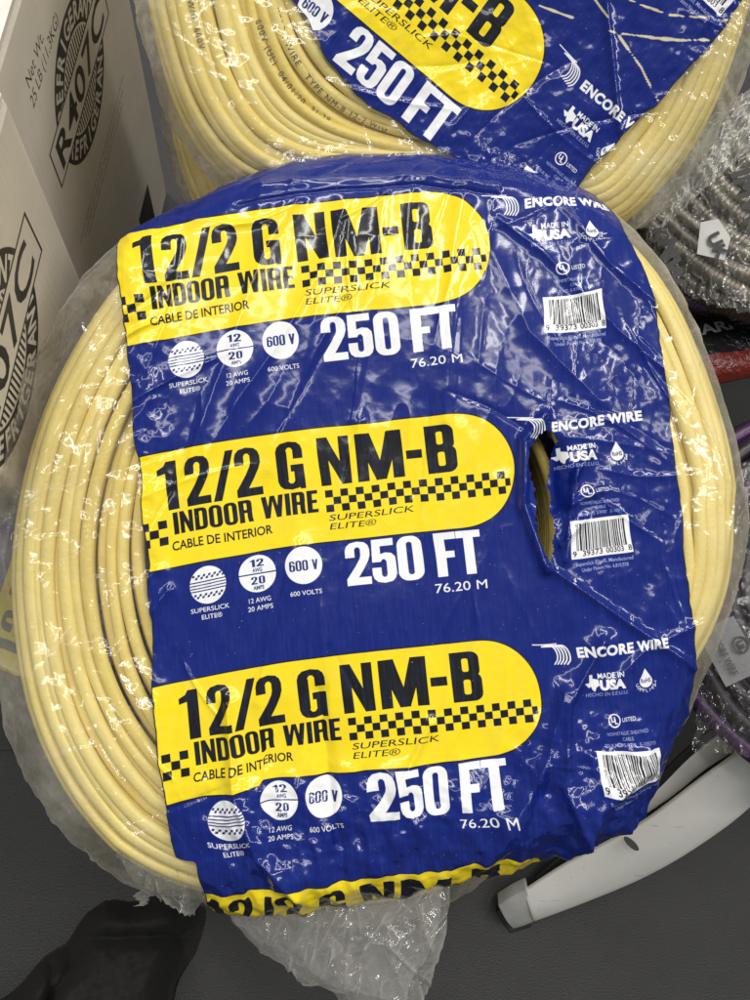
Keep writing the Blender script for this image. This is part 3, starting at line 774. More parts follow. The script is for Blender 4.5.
# coils lower in the stacks
dup(coil1, Matrix.Translation((-0.037, -0.006, -0.108)) @ M1 @ Matrix.Rotation(R(64), 4, 'Z'), 'yellow cable coil under the big front one, blue and yellow scrap at left', G_COIL)
dup(coil1, frame_matrix(372, 560, 0.475, 150, tilt_y=-9) @ Matrix.Translation((0, 0, -0.225)), 'lowest yellow cable coil of the front stack, resting on the dark floor', G_COIL)
dup(coil2, Matrix.Translation((0.004, 0.012, -0.118)) @ M2 @ Matrix.Rotation(R(60), 4, 'Z'), 'yellow cable coil below the rear one, its strands showing beside the cartons', G_COIL, skip=('strand_lettering',))
dup(coil2, Matrix.Translation(at_z(385, -45, 0.10)) @ Matrix.Rotation(R(70), 4, 'Z'), 'lowest yellow cable coil of the rear stack, dim in the gap beside the cartons', G_COIL, skip=('strand_lettering',))

# loose ends of the bag
def sheet(name, outline_top, outline_bot, nu, nv, amp, scale, seed, mat, parent, z0=0.0, curl=0.0):
    """a crumpled sheet between two edges given in drawing coordinates (x, y, z)"""
    a = np.array(outline_top, float); b = np.array(outline_bot, float)
    t = np.linspace(0, 1, nu); ta = np.linspace(0, 1, len(a)); tb = np.linspace(0, 1, len(b))
    A = np.stack([np.interp(t, ta, a[:, i]) for i in range(3)], -1); B = np.stack([np.interp(t, tb, b[:, i]) for i in range(3)], -1)
    s_ = np.linspace(0, 1, nv)[:, None, None]
    G = A[None]*(1-s_)+B[None]*s_
    x, y = G[..., 0], G[..., 1]
    h = crumple(x, y, scale, seed)*amp+crumple(x, y, scale*.4, seed+5)*amp*.22
    h = h+long_creases(x, y, 46, (x.min(), y.min(), x.max(), y.max()), seed, 50, 150, 1.0, 2.6, 3, 9, 80, 90)[0]
    G[..., 2] += h + curl*np.sin(np.linspace(0, math.pi, nv))[:, None]
    ed = np.zeros((nv, nu)); ed[-1] = 1; ed[-2] = .6
    G[..., 1] += ed*9*(vnoise(x, y, 7, seed+9)-.5)+np.linspace(0, 1, nv)[:, None]**3*26*(vnoise(x, y, 26, seed+19)-.5)
    V = G.reshape(-1, 3)*U
    i = np.arange(nv-1)[:, None]*nu; k = np.arange(nu-1)[None, :]
    Fc = np.stack([i+k, i+nu+k, i+nu+k+1, i+k+1], -1).reshape(-1, 4)
    return link_mesh(name, V, Fc, mat, parent)
def L3(px, py, z): q = c1(px, py); k = 1-z/920.0; return (q[0]*k, q[1]*k, z)
sheet('film_tail', [L3(222, 880, -70), L3(300, 890, -60), L3(380, 885, -60), L3(448, 868, -70)],
      [L3(268, 935, -110), L3(310, 968, -115), L3(345, 975, -118), L3(362, 998, -118), L3(392, 1000, -118), L3(420, 985, -115), L3(440, 930, -105)], 220, 180, 34, 80, 201, CLEAR, coil1, curl=14)
sheet('film_tail', [L3(226, 885, -80), L3(300, 890, -75), L3(380, 885, -75), L3(440, 872, -85)],
      [L3(258, 925, -125), L3(300, 958, -128), L3(350, 985, -130), L3(400, 985, -130), L3(435, 925, -120)], 180, 140, 28, 64, 231, CLEAR, coil1, curl=6)
sheet('film_flap', [L3(120, 838, -45), L3(160, 858, -30), L3(196, 858, -25)],
      [L3(150, 880, -70), L3(185, 905, -72), L3(200, 915, -70), L3(214, 892, -60)], 70, 60, 8, 22, 251, CLEAR, coil1, curl=8)
# twisted knot of film
V = []; 
nk = 40
for i in range(nk):
    t = i/(nk-1)
    p = L3(156-14*t+4*math.sin(t*9), 872+26*t, -80-14*math.sin(t*4))
    r = 3.2+4.2*abs(math.sin(t*7.3))*(1-.3*t)
    for k in range(10):
        q = 2*math.pi*k/10; rj = r*(1+.35*math.sin(3*q+i*1.3))
        V.append(((p[0]+rj*math.cos(q))*U, (p[1]+rj*.4*math.sin(q))*U, (p[2]+rj*math.sin(q))*U))
i = np.arange(nk-1)[:, None]*10; k = np.arange(10)[None, :]
link_mesh('film_knot', V, np.stack([i+k, i+(k+1) % 10, i+10+(k+1) % 10, i+10+k], -1).reshape(-1, 4), CLEAR, coil1)

# ------------------------------------------------------------------ cartons
def carton_mat():
    m, nt, out = newmat('carton_board'); p = N(nt, 'ShaderNodeBsdfPrincipled')
    uv = N(nt, 'ShaderNodeUVMap'); uv.uv_map = 'UVMap'; img = N(nt, 'ShaderNodeTexImage'); img.image = CARTON; img.extension = 'EXTEND'
    nt.links.new(uv.outputs[0], img.inputs[0]); ob = N(nt, 'ShaderNodeTexCoord').outputs['Object']
    c = mixc(nt, math_(nt, 'MULTIPLY', maprange(nt, noise(nt, ob, 25, 6), 0.35, 0.75), 0.18), img.outputs[0], (0.34, 0.29, 0.23), 'MIX')
    sv = nt.nodes.new('ShaderNodeMapping'); nt.links.new(ob, sv.inputs[0]); sv.inputs['Scale'].default_value = (500, 500, 8)
    fl = noise(nt, sv.outputs[0], 1.0, 2)
    nt.links.new(c, p.inputs['Base Color']); p.inputs['Roughness'].default_value = 0.75
    nt.links.new(bump(nt, fl, 0.0004), p.inputs['Normal'])
    nt.links.new(p.outputs[0], out.inputs[0]); return m
CART = carton_mat()
TAPE = simple_mat('carton_edge', (0.36, 0.27, 0.18), 0.6)
def carton(P0, dirv, wdt, dpt, h, label, uvrect):
    """P0 = top corner on the printed side; dirv = along the printed side; outward normal = right of it"""
    dv = Vector((dirv.x, dirv.y, 0)).normalized(); nv = Vector((dv.y, -dv.x, 0))
    root = thing('carton', label, 'carton', 'refrigerant cartons standing at the left', Matrix.Translation((P0.x, P0.y, 0)))
    r = 0.004; V = []; uvs = []
    base = [(0, 0), (wdt, 0), (wdt, -dpt), (0, -dpt)]
    # rounded-corner prism
    pr = []
    for (a, b), (sx, sy) in zip(base, ((1, -1), (-1, -1), (-1, 1), (1, 1))):
        ca, cb = a+sx*r, b+sy*r
        st = {(1, -1): 180, (-1, -1): 90, (-1, 1): 0, (1, 1): 270}[(sx, sy)]
        for j in range(4): 
            t = R(st-30*j); pr.append((ca+r*math.cos(t), cb+r*math.sin(t)))
    n = len(pr); zs = [0, h-r, h-r*.3, h]; ins = [0, 0, r*.3, r]
    for z, q in zip(zs, ins):
        for a, b in pr:
            a2 = min(max(a, q), wdt-q); b2 = max(min(b, -q), -dpt+q)
            p = dv*a2+nv*b2; V.append((p.x, p.y, z)); uvs.append((a2, z, b2))
    Fs = []
    for l in range(3):
        for i in range(n): Fs.append((l*n+i, l*n+(i+1) % n, (l+1)*n+(i+1) % n, (l+1)*n+i))
    Fs.append(tuple(3*n+i for i in range(n)))
    o = link_mesh('carton_walls', V, Fs, CART, root, smooth=False)
    ul = o.data.uv_layers.new(name='UVMap'); x0, y0, x1, y1 = uvrect     # where the artwork sits on the side, metres
    for poly in o.data.polygons:
        front = abs(poly.normal.dot(nv)) > 0.9 and poly.normal.dot(nv) > 0 or (Vector(poly.normal).cross(Vector((0, 0, 1))).length > .5 and all(uvs[v][2] > -1e-4 for v in poly.vertices))
        for li in poly.loop_indices:
            a, z, b = uvs[o.data.loops[li].vertex_index]
            if front: ul.data[li].uv = ((a-x0)/(x1-x0), (z-y0)/(y1-y0))
            else: ul.data[li].uv = (0.02, 0.02)
    # top flaps: two leaves with a gap
    for k, (b0, b1) in enumerate(((-0.001, -dpt/2+0.001), (-dpt/2-0.001, -dpt+0.001))):
        vv = []
        for z in (h+0.0006, h+0.0036):
            for a, b in ((0.002, b0), (wdt-0.002, b0), (wdt-0.002, b1), (0.002, b1)):
                p = dv*a+nv*b; vv.append((p.x, p.y, z))
        f = link_mesh('flap', vv, [(0, 1, 2, 3)[::-1], (4, 5, 6, 7), (0, 1, 5, 4), (1, 2, 6, 5), (2, 3, 7, 6), (3, 0, 4, 7)], FLAP, root, smooth=False)
    return root
FLAP = simple_mat('white_board', (0.72, 0.68, 0.62), 0.7)
def art_rect(P0, dv, nv_pt, width):
    """artwork rectangle (metres on the side) whose mark centres where a photo point meets the side plane"""
    dvn = Vector((dv.x, dv.y, 0)).normalized(); nv = Vector((dvn.y, -dvn.x, 0))
    r = ray(*nv_pt); t = (P0-CAM).dot(nv)/r.dot(nv); q = CAM+r*t
    a = (q-P0).dot(dvn); z = q.z; hgt = width*2.3
    return (a-0.5*width, z-hgt*(1-52/230), a+0.5*width, z+hgt*52/230)
hA = 0.40
pA = at_z(18, 0, hA); pA2 = at_z(-2, 66, hA); dA = (pA-pA2).normalized()
A0 = pA2 - dA*0.03
carton(A0, dA, 0.225, 0.245, hA, 'off-white refrigerant carton farther back, its round black mark whole', art_rect(A0, dA, (81, 80), 0.165))
hB = 0.43
q0 = at_z(73, 258, 0.285); dB = Matrix.Rotation(R(1.5), 3, 'Z') @ dA
B0 = Vector((q0.x, q0.y, hB)) - dB*0.15
carton(B0, dB, 0.15, 0.245, hB, 'off-white refrigerant carton nearest the left edge, its round black mark cut by the frame', art_rect(B0, dB, (2, 362), 0.18))

# ------------------------------------------------------------------ floor
def floor_mat(name, col, sc_=1.0):
    m, nt, out = newmat(name); p = N(nt, 'ShaderNodeBsdfPrincipled'); ob = N(nt, 'ShaderNodeTexCoord').outputs['Object']
    a = maprange(nt, noise(nt, ob, 900, 2, .6), .3, .7); b = maprange(nt, noise(nt, ob, 9, 6, .6), .35, .7)
    c = mixc(nt, a, tuple(q*.82 for q in col), tuple(q*1.18 for q in col))
    c = mixc(nt, math_(nt, 'MULTIPLY', b, .7), c, tuple(q*.55 for q in col))
    dust = maprange(nt, noise(nt, ob, 150, 2, .5), .755, .77)
    c = mixc(nt, math_(nt, 'MULTIPLY', dust, .5), c, (0.02, 0.02, 0.02))
    nt.links.new(c, p.inputs['Base Color']); p.inputs['Roughness'].default_value = .55
    nt.links.new(bump(nt, noise(nt, ob, 700, 3), 0.0006), p.inputs['Normal']); nt.links.new(p.outputs[0], out.inputs[0]); return m
fl = link_mesh('floor', [(-6, -6, 0), (6, -6, 0), (6, 6, 0), (-6, 6, 0)], [(0, 1, 2, 3)], floor_mat('grey_vinyl', (0.029, 0.029, 0.0285)), smooth=False)
fl['kind'] = 'structure'


# ------------------------------------------------------------------ tubes swept along a path
def tube(path, rad, nk=10, closed=False, rib=None, flat=1.0):
    """path: list of Vector; rad: float or list"""
    n = len(path); V = []
    P = np.array([tuple(p) for p in path])
    T = np.roll(P, -1, 0)-np.roll(P, 1, 0)
    if not closed: T[0] = P[1]-P[0]; T[-1] = P[-1]-P[-2]
    T /= np.linalg.norm(T, axis=1)[:, None]
    up = np.array([0, 0, 1.0]); Sx = np.cross(T, up); Sx /= np.maximum(np.linalg.norm(Sx, axis=1), 1e-6)[:, None]; Uy = np.cross(Sx, T)
    r = np.full(n, rad) if np.isscalar(rad) else np.array(rad)
    q = np.arange(nk)*2*math.pi/nk
    V = P[:, None]+r[:, None, None]*(np.cos(q)[None, :, None]*Sx[:, None]+np.sin(q)[None, :, None]*flat*Uy[:, None])
    m = n if closed else n-1
    i = np.arange(m)[:, None]; k = np.arange(nk)[None, :]; i2 = (i+1) % n
    Fc = np.stack([i*nk+k, i2*nk+k, i2*nk+(k+1) % nk, i*nk+(k+1) % nk], -1).reshape(-1, 4)
    return V.reshape(-1, 3), Fc
def join(parts):
    V = []; Fc = []; n = 0
    for v, f in parts: V.append(v); Fc.append(f+n); n += len(v)
    return np.concatenate(V), np.concatenate(Fc)

# armoured conduit coil at the right
def armour_mat():
    m, nt, out = newmat('galvanised_armour'); ob = N(nt, 'ShaderNodeTexCoord').outputs['Object']
    p = N(nt, 'ShaderNodeBsdfPrincipled'); n1 = noise(nt, ob, 70, 5)
    c = mixc(nt, maprange(nt, n1, .3, .7), (0.10, 0.088, 0.07), (0.24, 0.21, 0.165))
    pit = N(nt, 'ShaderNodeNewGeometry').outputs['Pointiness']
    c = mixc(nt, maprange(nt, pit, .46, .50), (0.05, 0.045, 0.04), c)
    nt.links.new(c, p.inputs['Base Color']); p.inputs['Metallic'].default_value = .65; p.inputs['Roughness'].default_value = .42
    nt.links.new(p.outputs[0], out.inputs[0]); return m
ARM = armour_mat()
def conduit_coil(centre, tilt, label, r0, r1, layers, seed):
    rng = random.Random(seed)
    root = thing('conduit_coil', label, 'conduit coil', None, Matrix.Translation(centre) @ tilt)
    V = []; path = []; 
    for l in range(layers):
        rs = list(np.arange(r0, r1, 0.0138)); rs = rs if l % 2 else rs[::-1]
        for j, r_ in enumerate(rs):
            ph = [rng.uniform(0, 6.28) for _ in range(3)]; nxt = rs[min(j+1, len(rs)-1)]; n = int(2*math.pi*r_/0.0011)
            dz = rng.uniform(-.003, .003)
            for i in range(n):
                th = 2*math.pi*i/n; b = max(0, (i-n*.95)/(n*.05)); env = math.sin(math.pi*i/n)
                rho = r_*(1-b)+nxt*b+.0022*env*math.sin(2*th+ph[0])+.0012*env*math.sin(5*th+ph[1])
                path.append((rho*math.cos(th), rho*math.sin(th), -l*.0125+dz*env+.003*env*math.sin(th*3+ph[2])))
    n = len(path); k = np.arange(n)
    rad = 0.0060+0.00065*np.cos(k*2*math.pi/3.35)
    v, f = tube([Vector(p) for p in path], rad, 8)
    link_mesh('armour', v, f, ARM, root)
    return root
cc = conduit_coil(at_z(815, 82, 0.235), Matrix.Rotation(R(8), 4, 'X'), 'coil of ribbed grey steel conduit under loose film at the right edge', 0.075, 0.192, 3, 3)

# loose film draped on the conduit, with a paper tag
def patch(name, quad, nu, nv, amp, scale, seed, mat, parent=None, bulge=0.0, uvs=False):
    """bilinear patch over four world points, crumpled along z"""
    a, b, c, e = [np.array(tuple(q)) for q in quad]
    u = np.linspace(0, 1, nu)[None, :, None]; v = np.linspace(0, 1, nv)[:, None, None]
    G = (a*(1-u)+b*u)*(1-v)+(e*(1-u)+c*u)*v
    W = np.linalg.norm(b-a); Hh = np.linalg.norm(e-a)
    x, y = np.broadcast_arrays(u[..., 0]*W*1900, v[..., 0]*Hh*1900)
    h = crumple(x, y, scale, seed)*amp+crumple(x, y, scale*.35, seed+3)*amp*.4
    G[..., 2] += h+bulge*np.sin(math.pi*u[..., 0])*np.sin(math.pi*v[..., 0])
    w_ = 0.006*(vnoise(x, y, 25, seed+7)-.5); G[..., 0] += w_; G[..., 1] += w_
    i = np.arange(nv-1)[:, None]*nu; k = np.arange(nu-1)[None, :]
    Fc = np.stack([i+k, i+nu+k, i+nu+k+1, i+k+1], -1).reshape(-1, 4)
    o = link_mesh(name, G.reshape(-1, 3), Fc, mat, parent)
    return o
def local(o, root):      # built in world space, then handed to its thing
    o.parent = root; o.matrix_parent_inverse = root.matrix_basis.inverted()
f = patch('film', (at_z(632, 215, .262), at_z(760, 95, .275), at_z(775, 330, .262), at_z(652, 292, .262)), 150, 150, 0.012, 26, 301, CLEAR2, None, 0.004); local(f, cc)
WHT_M = simple_mat('white_paper', (0.50, 0.50, 0.48), 0.6, bmp=0.00005)
BLK_M = simple_mat('black_print', (0.012, 0.012, 0.012), 0.5, bmp=0.00003)
GRY_M = simple_mat('grey_print', (0.40, 0.40, 0.41), 0.45, bmp=0.00005)
def flat_text(body, P, ang, cap, mat, root, wid=None, bold=0.03, name='lettering', tiltM=None, lift=0.0):
    """flat lettering lying on a surface at world point P, reading at ang degrees (0 = along +x)"""
    v, t = text_tris(body, bold); k = cap/0.7; kx = wid/(v[:, 0].max()-v[:, 0].min()) if wid else k
    M = (tiltM or Matrix.Identity(4)) @ Matrix.Rotation(R(ang), 4, 'Z')
    V = [tuple(P + (M @ Vector(((a-v[:, 0].mean())*kx, (b-.35)*k, lift)))) for a, b in v]
    o = link_mesh(name, V, [tuple(q) for q in t], mat, None, smooth=False); local(o, root); return o
Tt = Matrix.Rotation(R(14), 4, 'X')
tp = at_z(713, 240, .285)
tq = [(-.011, -.010), (.008, -.013), (.012, .002), (.003, .014), (-.009, .011)]
Vt = [tuple(tp+(Tt @ Vector((a, b, z)))) for z in (0, .0005) for a, b in tq]
n5 = 5
tg_ = link_mesh('paper_tag', Vt, [tuple(range(5))[::-1], tuple(range(5, 10))]+[(i, (i+1) % 5, 5+(i+1) % 5, 5+i) for i in range(5)], WHT_M, None, smooth=False); local(tg_, cc)
flat_text('UK', tp+Vector((.0015, -.003, .001)), -62, .0085, BLK_M, cc, bold=.05, tiltM=Tt, lift=.0008, name='tag_lettering')
for txt, q, a, cpp in (('NW', (672, 262, .285), -75, .012), ('KW', (664, 240, .283), -60, .008), ('IMW', (748, 195, .287), -70, .013)):
    flat_text(txt, at_z(*q), a, cpp, BLK_M, cc, bold=.05, tiltM=Tt, name='film_lettering')

CLEAR4 = clear_mat('gathered_clear_film', 0.62, 46, (0.86, 0.85, 0.80))
f = patch('film_gather', (at_d(596, 206, .548), at_d(752, 92, .552), at_d(748, 152, .565), at_d(652, 240, .563)), 170, 110, 0.016, 30, 331, CLEAR4, None, 0.006); local(f, coil2)

# striped pack lying under the conduit
def stripe_mat():
    m, nt, out = newmat('striped_wrap'); ob = N(nt, 'ShaderNodeTexCoord').outputs['Object']
    sx = N(nt, 'ShaderNodeSeparateXYZ'); nt.links.new(ob, sx.inputs[0]); y = math_(nt, 'ADD', sx.outputs[1], math_(nt, 'MULTIPLY', noise(nt, ob, 20, 2), 0.006))
    c = mixc(nt, math_(nt, 'GREATER_THAN', y, -0.019), (0.17, 0.02, 0.016), (0.015, 0.014, 0.016))
    c = mixc(nt, math_(nt, 'GREATER_THAN', y, 0.022), c, (0.11, 0.025, 0.20))
    p = N(nt, 'ShaderNodeBsdfPrincipled'); nt.links.new(c, p.inputs['Base Color']); p.inputs['Roughness'].default_value = .25
    nt.links.new(bump(nt, noise(nt, ob, 120, 3, .6, 1), .002), p.inputs['Normal']); nt.links.new(p.outputs[0], out.inputs[0]); return m
pk_c = at_z(712, 340, 0.14)
Mp = Matrix.Translation(pk_c) @ Matrix.Rotation(R(14), 4, 'Z') @ Matrix.Rotation(R(-12), 4, 'X')
pk = thing('cable_pack', 'small pack with purple, black and red stripes wedged under the steel conduit', 'cable pack', None, Mp)
V = []; nx, ny = 60, 40
for sgn in (1, -1):
    for j in range(ny):
        for i in range(nx):
            a = -1+2*i/(nx-1); b = -1+2*j/(ny-1)
            e = max(0, 1-abs(a)**4)*max(0, 1-abs(b)**3)
            V.append((a*.080, b*.040, sgn*(.016*e**.5+.0015*math.sin(a*9+b*5)*e)))
Fs = []
for q in range(2):
    for j in range(ny-1):
        for i in range(nx-1):
            a = q*nx*ny+j*nx+i; f4 = (a, a+1, a+nx+1, a+nx); Fs.append(f4 if q == 0 else f4[::-1])
link_mesh('wrap', V, Fs, stripe_mat(), pk)
o = flat_text('MARK', Vector((0, 0, 0)), 0, .009, GRY_M, pk, wid=.05, bold=.03)
o.matrix_parent_inverse = Matrix.Identity(4); o.location = (-.004, .001, .0172)
V = [(.040+.013*math.cos(q*math.pi/16)*k, -.012+.010*math.sin(q*math.pi/16)*k, .0150+.0012*(k < 1.01)) for k in (1.0, .78) for q in range(32)]
o = link_mesh('round_mark', V, [(i, (i+1) % 32, 32+(i+1) % 32, 32+i) for i in range(32)], GRY_M, pk, smooth=False)

# dark coil in black film at the right
DARK = simple_mat('black_jacket', (0.018, 0.013, 0.020), 0.35, var=.4, bmp=.0004)
PURP = simple_mat('purple_jacket', (0.045, 0.014, 0.06), 0.35, var=.4, bmp=.0004)
dc_c = at_z(862, 590, 0.215)
dc = thing('dark_cable_coil', 'coil of black and purple cable in torn film, grey label facing up, right edge', 'cable coil', None, Matrix.Translation(dc_c) @ Matrix.Rotation(R(-6), 4, 'Y'))
rng = random.Random(8); A_ = []; B_ = []
for l in range(7):
    for j in range(8 if l == 0 else 2):
        r_ = .135-j*.0115-.0008*l*l; ph = rng.uniform(0, 6); z_ = -l*.011
        pth = [Vector(((r_+.0016*math.sin(2*th+ph))*math.cos(th), (r_+.0016*math.sin(2*th+ph))*math.sin(th), z_+.002*math.sin(3*th+ph)-.012*(max(0, r_-.115)/.02)**2)) for th in np.linspace(0, 2*math.pi, 140, endpoint=False)]
        (A_ if (j+l) % 3 else B_).append(tube(pth, .0062, 8, True))
v, f = join(A_); link_mesh('black_cable', v, f, DARK, dc)
v, f = join(B_); link_mesh('purple_cable', v, f, PURP, dc)
CLEAR3 = clear_mat('crinkled_grey_film', 0.10, 70, (0.45, 0.45, 0.46))
f = patch('film', (at_z(700, 470, .236), at_z(800, 470, .24), at_z(800, 760, .225), at_z(690, 750, .19)), 120, 180, .010, 30, 401, CLEAR3, None, .004); local(f, dc)
lp = at_z(729, 650, .247); TL = Matrix.Rotation(R(-8), 4, 'Y')
Vl = [tuple(lp+(TL @ (Matrix.Rotation(R(-66), 4, 'Z') @ Vector((a*.8, b*.8, z+.0015*math.sin(a*160)))))) for z in (0, .0005) for a, b in ((-.022, -.016), (0, -.0165), (.024, -.016), (.024, .016), (0, .0165), (-.022, .016))]
o = link_mesh('label', Vl, [tuple(range(6))[::-1], tuple(range(6, 12))]+[(i, (i+1) % 6, 6+(i+1) % 6, 6+i) for i in range(6)], simple_mat('grey_label', (.13, .13, .135), .4), None, smooth=False); local(o, dc)
flat_text('ENCORE WIRE', lp+Vector((-.0045, -.002, .0028)), -66, .0034, BLK_M, dc, wid=.030, tiltM=TL, name='label_lettering')
flat_text('600 VOLTS', lp+Vector((-.0100, -.004, .0028)), -66, .0018, BLK_M, dc, wid=.018, tiltM=TL, bold=0, name='label_lettering')
V = []; cxl = lp+Vector((.0065, .003, .003))
for k in (.0055, .0045):
    for q in range(28): V.append(tuple(cxl+Vector((k*math.cos(q*math.pi/14), k*math.sin(q*math.pi/14), 0))))
o = link_mesh('label_mark', V, [(i, (i+1) % 28, 28+(i+1) % 28, 28+i) for i in range(28)], BLK_M, None, smooth=False); local(o, dc)
flat_text('UL', cxl, -66, .004, BLK_M, dc, bold=.05, name='label_lettering')

# ------------------------------------------------------------------ white curved leg of a rack
def speckled(m, amount=.8, scale=420, dark=(0.05, 0.045, 0.04)):
    nt = m.node_tree; p = [q for q in nt.nodes if q.type == 'BSDF_PRINCIPLED'][0]; src = p.inputs['Base Color'].links[0].from_socket
    ob = N(nt, 'ShaderNodeTexCoord').outputs['Object']
    sp = maprange(nt, noise(nt, ob, scale, 1, .5), .755, .79); area_ = maprange(nt, noise(nt, ob, 14, 3), .45, .65)
    scf = nt.nodes.new('ShaderNodeMapping'); nt.links.new(ob, scf.inputs[0]); scf.inputs['Scale'].default_value = (30, 220, 60); scf.inputs['Rotation'].default_value = (0, 0, .6)
    sc2 = math_(nt, 'MULTIPLY', maprange(nt, noise(nt, scf.outputs[0], 1.0, 3, .6), .66, .74), .35)
    f = math_(nt, 'MAXIMUM', math_(nt, 'MULTIPLY', math_(nt, 'MULTIPLY', sp, area_), amount), sc2)
    c = mixc(nt, f, src, dark); nt.links.new(c, p.inputs['Base Color']); return m
LEGM = simple_mat('white_enamel', (0.80, 0.79, 0.73), 0.33, var=.06, vscale=20, bmp=.0001, coat=.3)
RUB = simple_mat('black_rubber', (0.02, 0.02, 0.02), .6)
def interp(pts, n):
    P = np.array(pts, float); t = np.linspace(0, len(P)-1, n)
    # Catmull-Rom
    i = np.minimum(t.astype(int), len(P)-2); f = (t-i)[:, None]
    p0 = P[np.maximum(i-1, 0)]; p1 = P[i]; p2 = P[i+1]; p3 = P[np.minimum(i+2, len(P)-1)]
    return .5*((2*p1)+(-p0+p2)*f+(2*p0-5*p1+4*p2-p3)*f*f+(-p0+3*p1-3*p2+p3)*f**3)
def plate(name, top, bot, thick, mat, root, n=50, m=9, bulge=.004):
    A = interp([tuple(at_z(*p)) for p in top], n); B = interp([tuple(at_z(*p)) for p in bot], n)
    s_ = np.linspace(0, 1, m)[None, :, None]; G = A[:, None]*(1-s_)+B[:, None]*s_
    T = np.gradient(A, axis=0); W = B-A; Nn = np.cross(T, W); Nn /= np.linalg.norm(Nn, axis=1)[:, None]
    Nn *= np.sign(Nn[:, 2:3]+1e-9)
    G = G+Nn[:, None]*(bulge*np.sin(math.pi*s_))
    V = np.concatenate([G.reshape(-1, 3), (G-Nn[:, None]*thick).reshape(-1, 3)])
    Fs = []; K = n*m
    for i in range(n-1):
        for j in range(m-1):
            a = i*m+j; Fs += [(a, a+1, a+m+1, a+m), (K+a, K+a+m, K+a+m+1, K+a+1)]
        Fs += [(i*m, i*m+m, K+i*m+m, K+i*m), (i*m+m-1, K+i*m+m-1, K+i*m+2*m-1, i*m+2*m-1)]
    for j in range(m-1):
        Fs.append((j, K+j, K+j+1, j+1)); a = (n-1)*m+j; Fs.append((a, a+1, K+a+1, K+a))
    o = link_mesh(name, V, Fs, mat, None); local(o, root)
    md = o.modifiers.new('b', 'BEVEL'); md.width = .001; md.segments = 2; md.limit_method = 'ANGLE'
    return o
rl = thing('rack_leg', 'white enamelled curved rack leg rising from the dark floor to the right', 'rack leg', None, Matrix.Translation(at_z(510, 915, 0)))
speckled(LEGM)
plate('front_plate', [(524, 893, .035), (562, 868, .055), (600, 848, .075), (646, 822, .10), (700, 782, .135), (750, 745, .165), (800, 695, .20), (850, 600, .25)],
      [(534, 922, .012), (580, 905, .03), (640, 880, .055), (692, 851, .085), (750, 808, .12), (800, 750, .16), (850, 680, .2), (890, 590, .24)], .004, LEGM, rl)
plate('rear_plate', [(600, 828, .07), (655, 790, .10), (692, 757, .13), (750, 708, .165), (800, 650, .2)],
      [(612, 836, .065), (668, 800, .095), (706, 770, .12), (758, 734, .152), (808, 680, .19)], .004, LEGM, rl, bulge=.001)
plate('channel_web', [(534, 880, .032), (596, 826, .075), (650, 785, .105), (688, 750, .135), (750, 698, .168), (802, 635, .2)],
      [(545, 888, .026), (610, 848, .058), (670, 808, .085), (712, 772, .112), (762, 738, .142), (812, 685, .18)], .003, RUB, rl, bulge=0)
plate('foot_cap', [(498, 906, .02), (512, 897, .03), (527, 890, .038)], [(513, 929, .001), (524, 926, .006), (538, 920, .012)], .012, simple_mat('pale_cap', (.46, .46, .43), .5), rl, n=14, bulge=.003)
plate('rubber_foot', [(496, 912, .004), (508, 905, .006), (520, 900, .008)], [(510, 934, .0005), (520, 931, .001), (532, 927, .002)], .004, RUB, rl, n=8, bulge=0)
pc = at_z(629, 843, .094); V = [tuple(pc+Vector((0, 0, .0045))+Vector((.0058*math.cos(q)*.8-.0026*math.sin(q)*.5, -.0058*math.cos(q)*.75-.0024*math.sin(q), .0022*math.cos(q)))) for q in np.linspace(0, 2*math.pi, 24, endpoint=False)]
o = link_mesh('slot', V, [tuple(range(24))], RUB, None, smooth=False); local(o, rl)

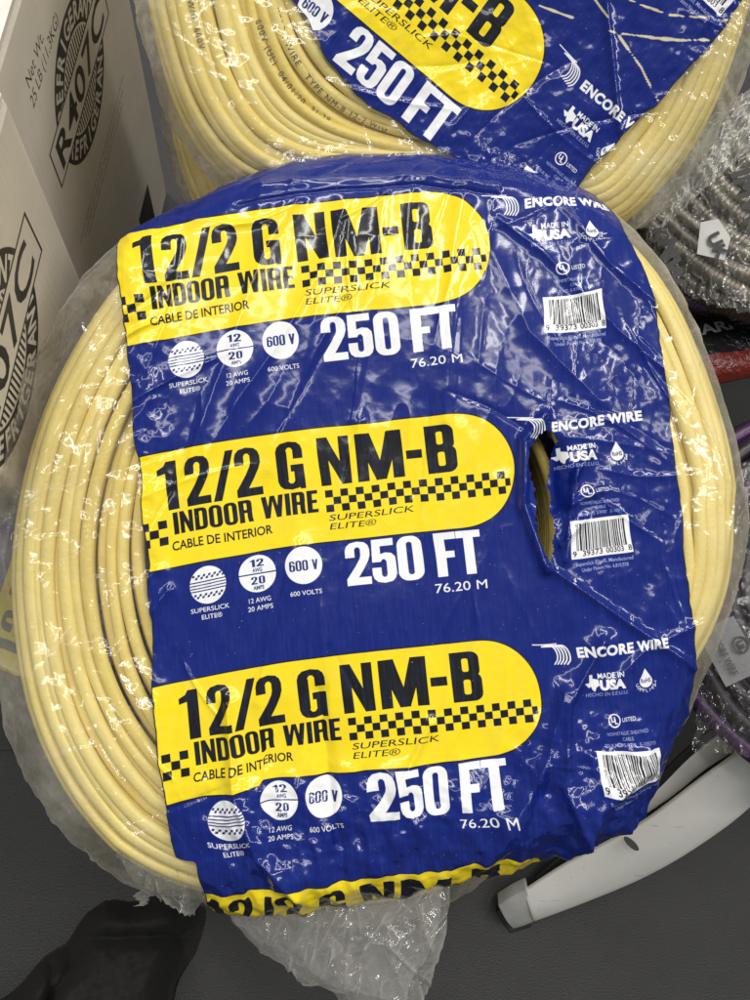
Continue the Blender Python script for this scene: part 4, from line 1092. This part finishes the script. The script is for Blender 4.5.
# ------------------------------------------------------------------ black clothed leg of the person at the camera, shaped as a heap
CLOTH = simple_mat('black_wool', (0.013, 0.0123, 0.0112), .9, var=.3, vscale=300, bmp=.0006, bscale=1200)
n, m = 280, 220
xs = np.linspace(-90, 235, n); ys = np.linspace(868, 1110, m); X, Y = np.meshgrid(xs, ys)
OC = [(-90, 1110), (-60, 1040), (8, 992), (45, 958), (70, 940), (88, 912), (106, 900), (150, 893), (186, 893), (205, 910), (210, 940), (205, 980), (200, 1110)]
top = np.interp(X, [-90, -60, 8, 45, 70, 88, 106, 150, 186, 205, 214], [1100, 1040, 992, 958, 940, 912, 900, 893, 893, 912, 1000])
top = top+14*(vnoise(X, Y, 30, 511)-.5)
X_ = X+16*(vnoise(X, Y, 34, 512)-.5)
ins = np.clip((Y-top)/40, 0, 1)*np.clip((210-np.clip(Y-900, 0, 200)*.35-X_)/40, 0, 1)
hgt = .075*sstep(0, 1, ins)**.6*(1-.25*vnoise(X, Y, 90, 501))
dd = np.minimum(seg_dist(X, Y, (90, 938), (185, 935))[0], seg_dist(X, Y, (50, 1000), (90, 938))[0]); hgt -= .030*np.exp(-(dd/11)**1.4)*(ins > 0)
dd = seg_dist(X, Y, (185, 935), (170, 1010))[0]; hgt -= .02*np.exp(-(dd/10)**1.5)*(ins > 0)
dd = seg_dist(X, Y, (52, 965), (50, 1010))[0]; hgt -= .010*np.exp(-(dd/5)**1.5)*(ins > 0)
hgt += .009*crumple(X+Y*.4, Y, 42, 502)*ins+.0025*vnoise(X, Y, 9, 503)*ins
V = []
for j in range(m):
    for i in range(n):
        p = at_z(X[j, i], Y[j, i], 0); V.append((p.x*(1-hgt[j, i]/H), p.y*(1-hgt[j, i]/H), max(float(hgt[j, i]), 0)+.001))
keep = []
for j in range(m-1):
    for i in range(n-1):
        if max(ins[j, i], ins[j+1, i+1], ins[j, i+1], ins[j+1, i]) > 0: a = j*n+i; keep.append((a, a+n, a+n+1, a+1))
g = link_mesh('garment', V, keep, CLOTH); tag(g, 'black clothed leg of the person at the camera, shaped as a heap in the bottom left corner', 'garment')
# seam of the floor sheet
sm = [tuple(at_z(*p)+Vector((0, 0, .004))) for p in ((-400, 742, 0), (40, 746, 0), (40, 750, 0), (-400, 747, 0))]
o = link_mesh('floor_seam', sm, [(0, 3, 2, 1)], RUB, smooth=False); o['kind'] = 'structure'
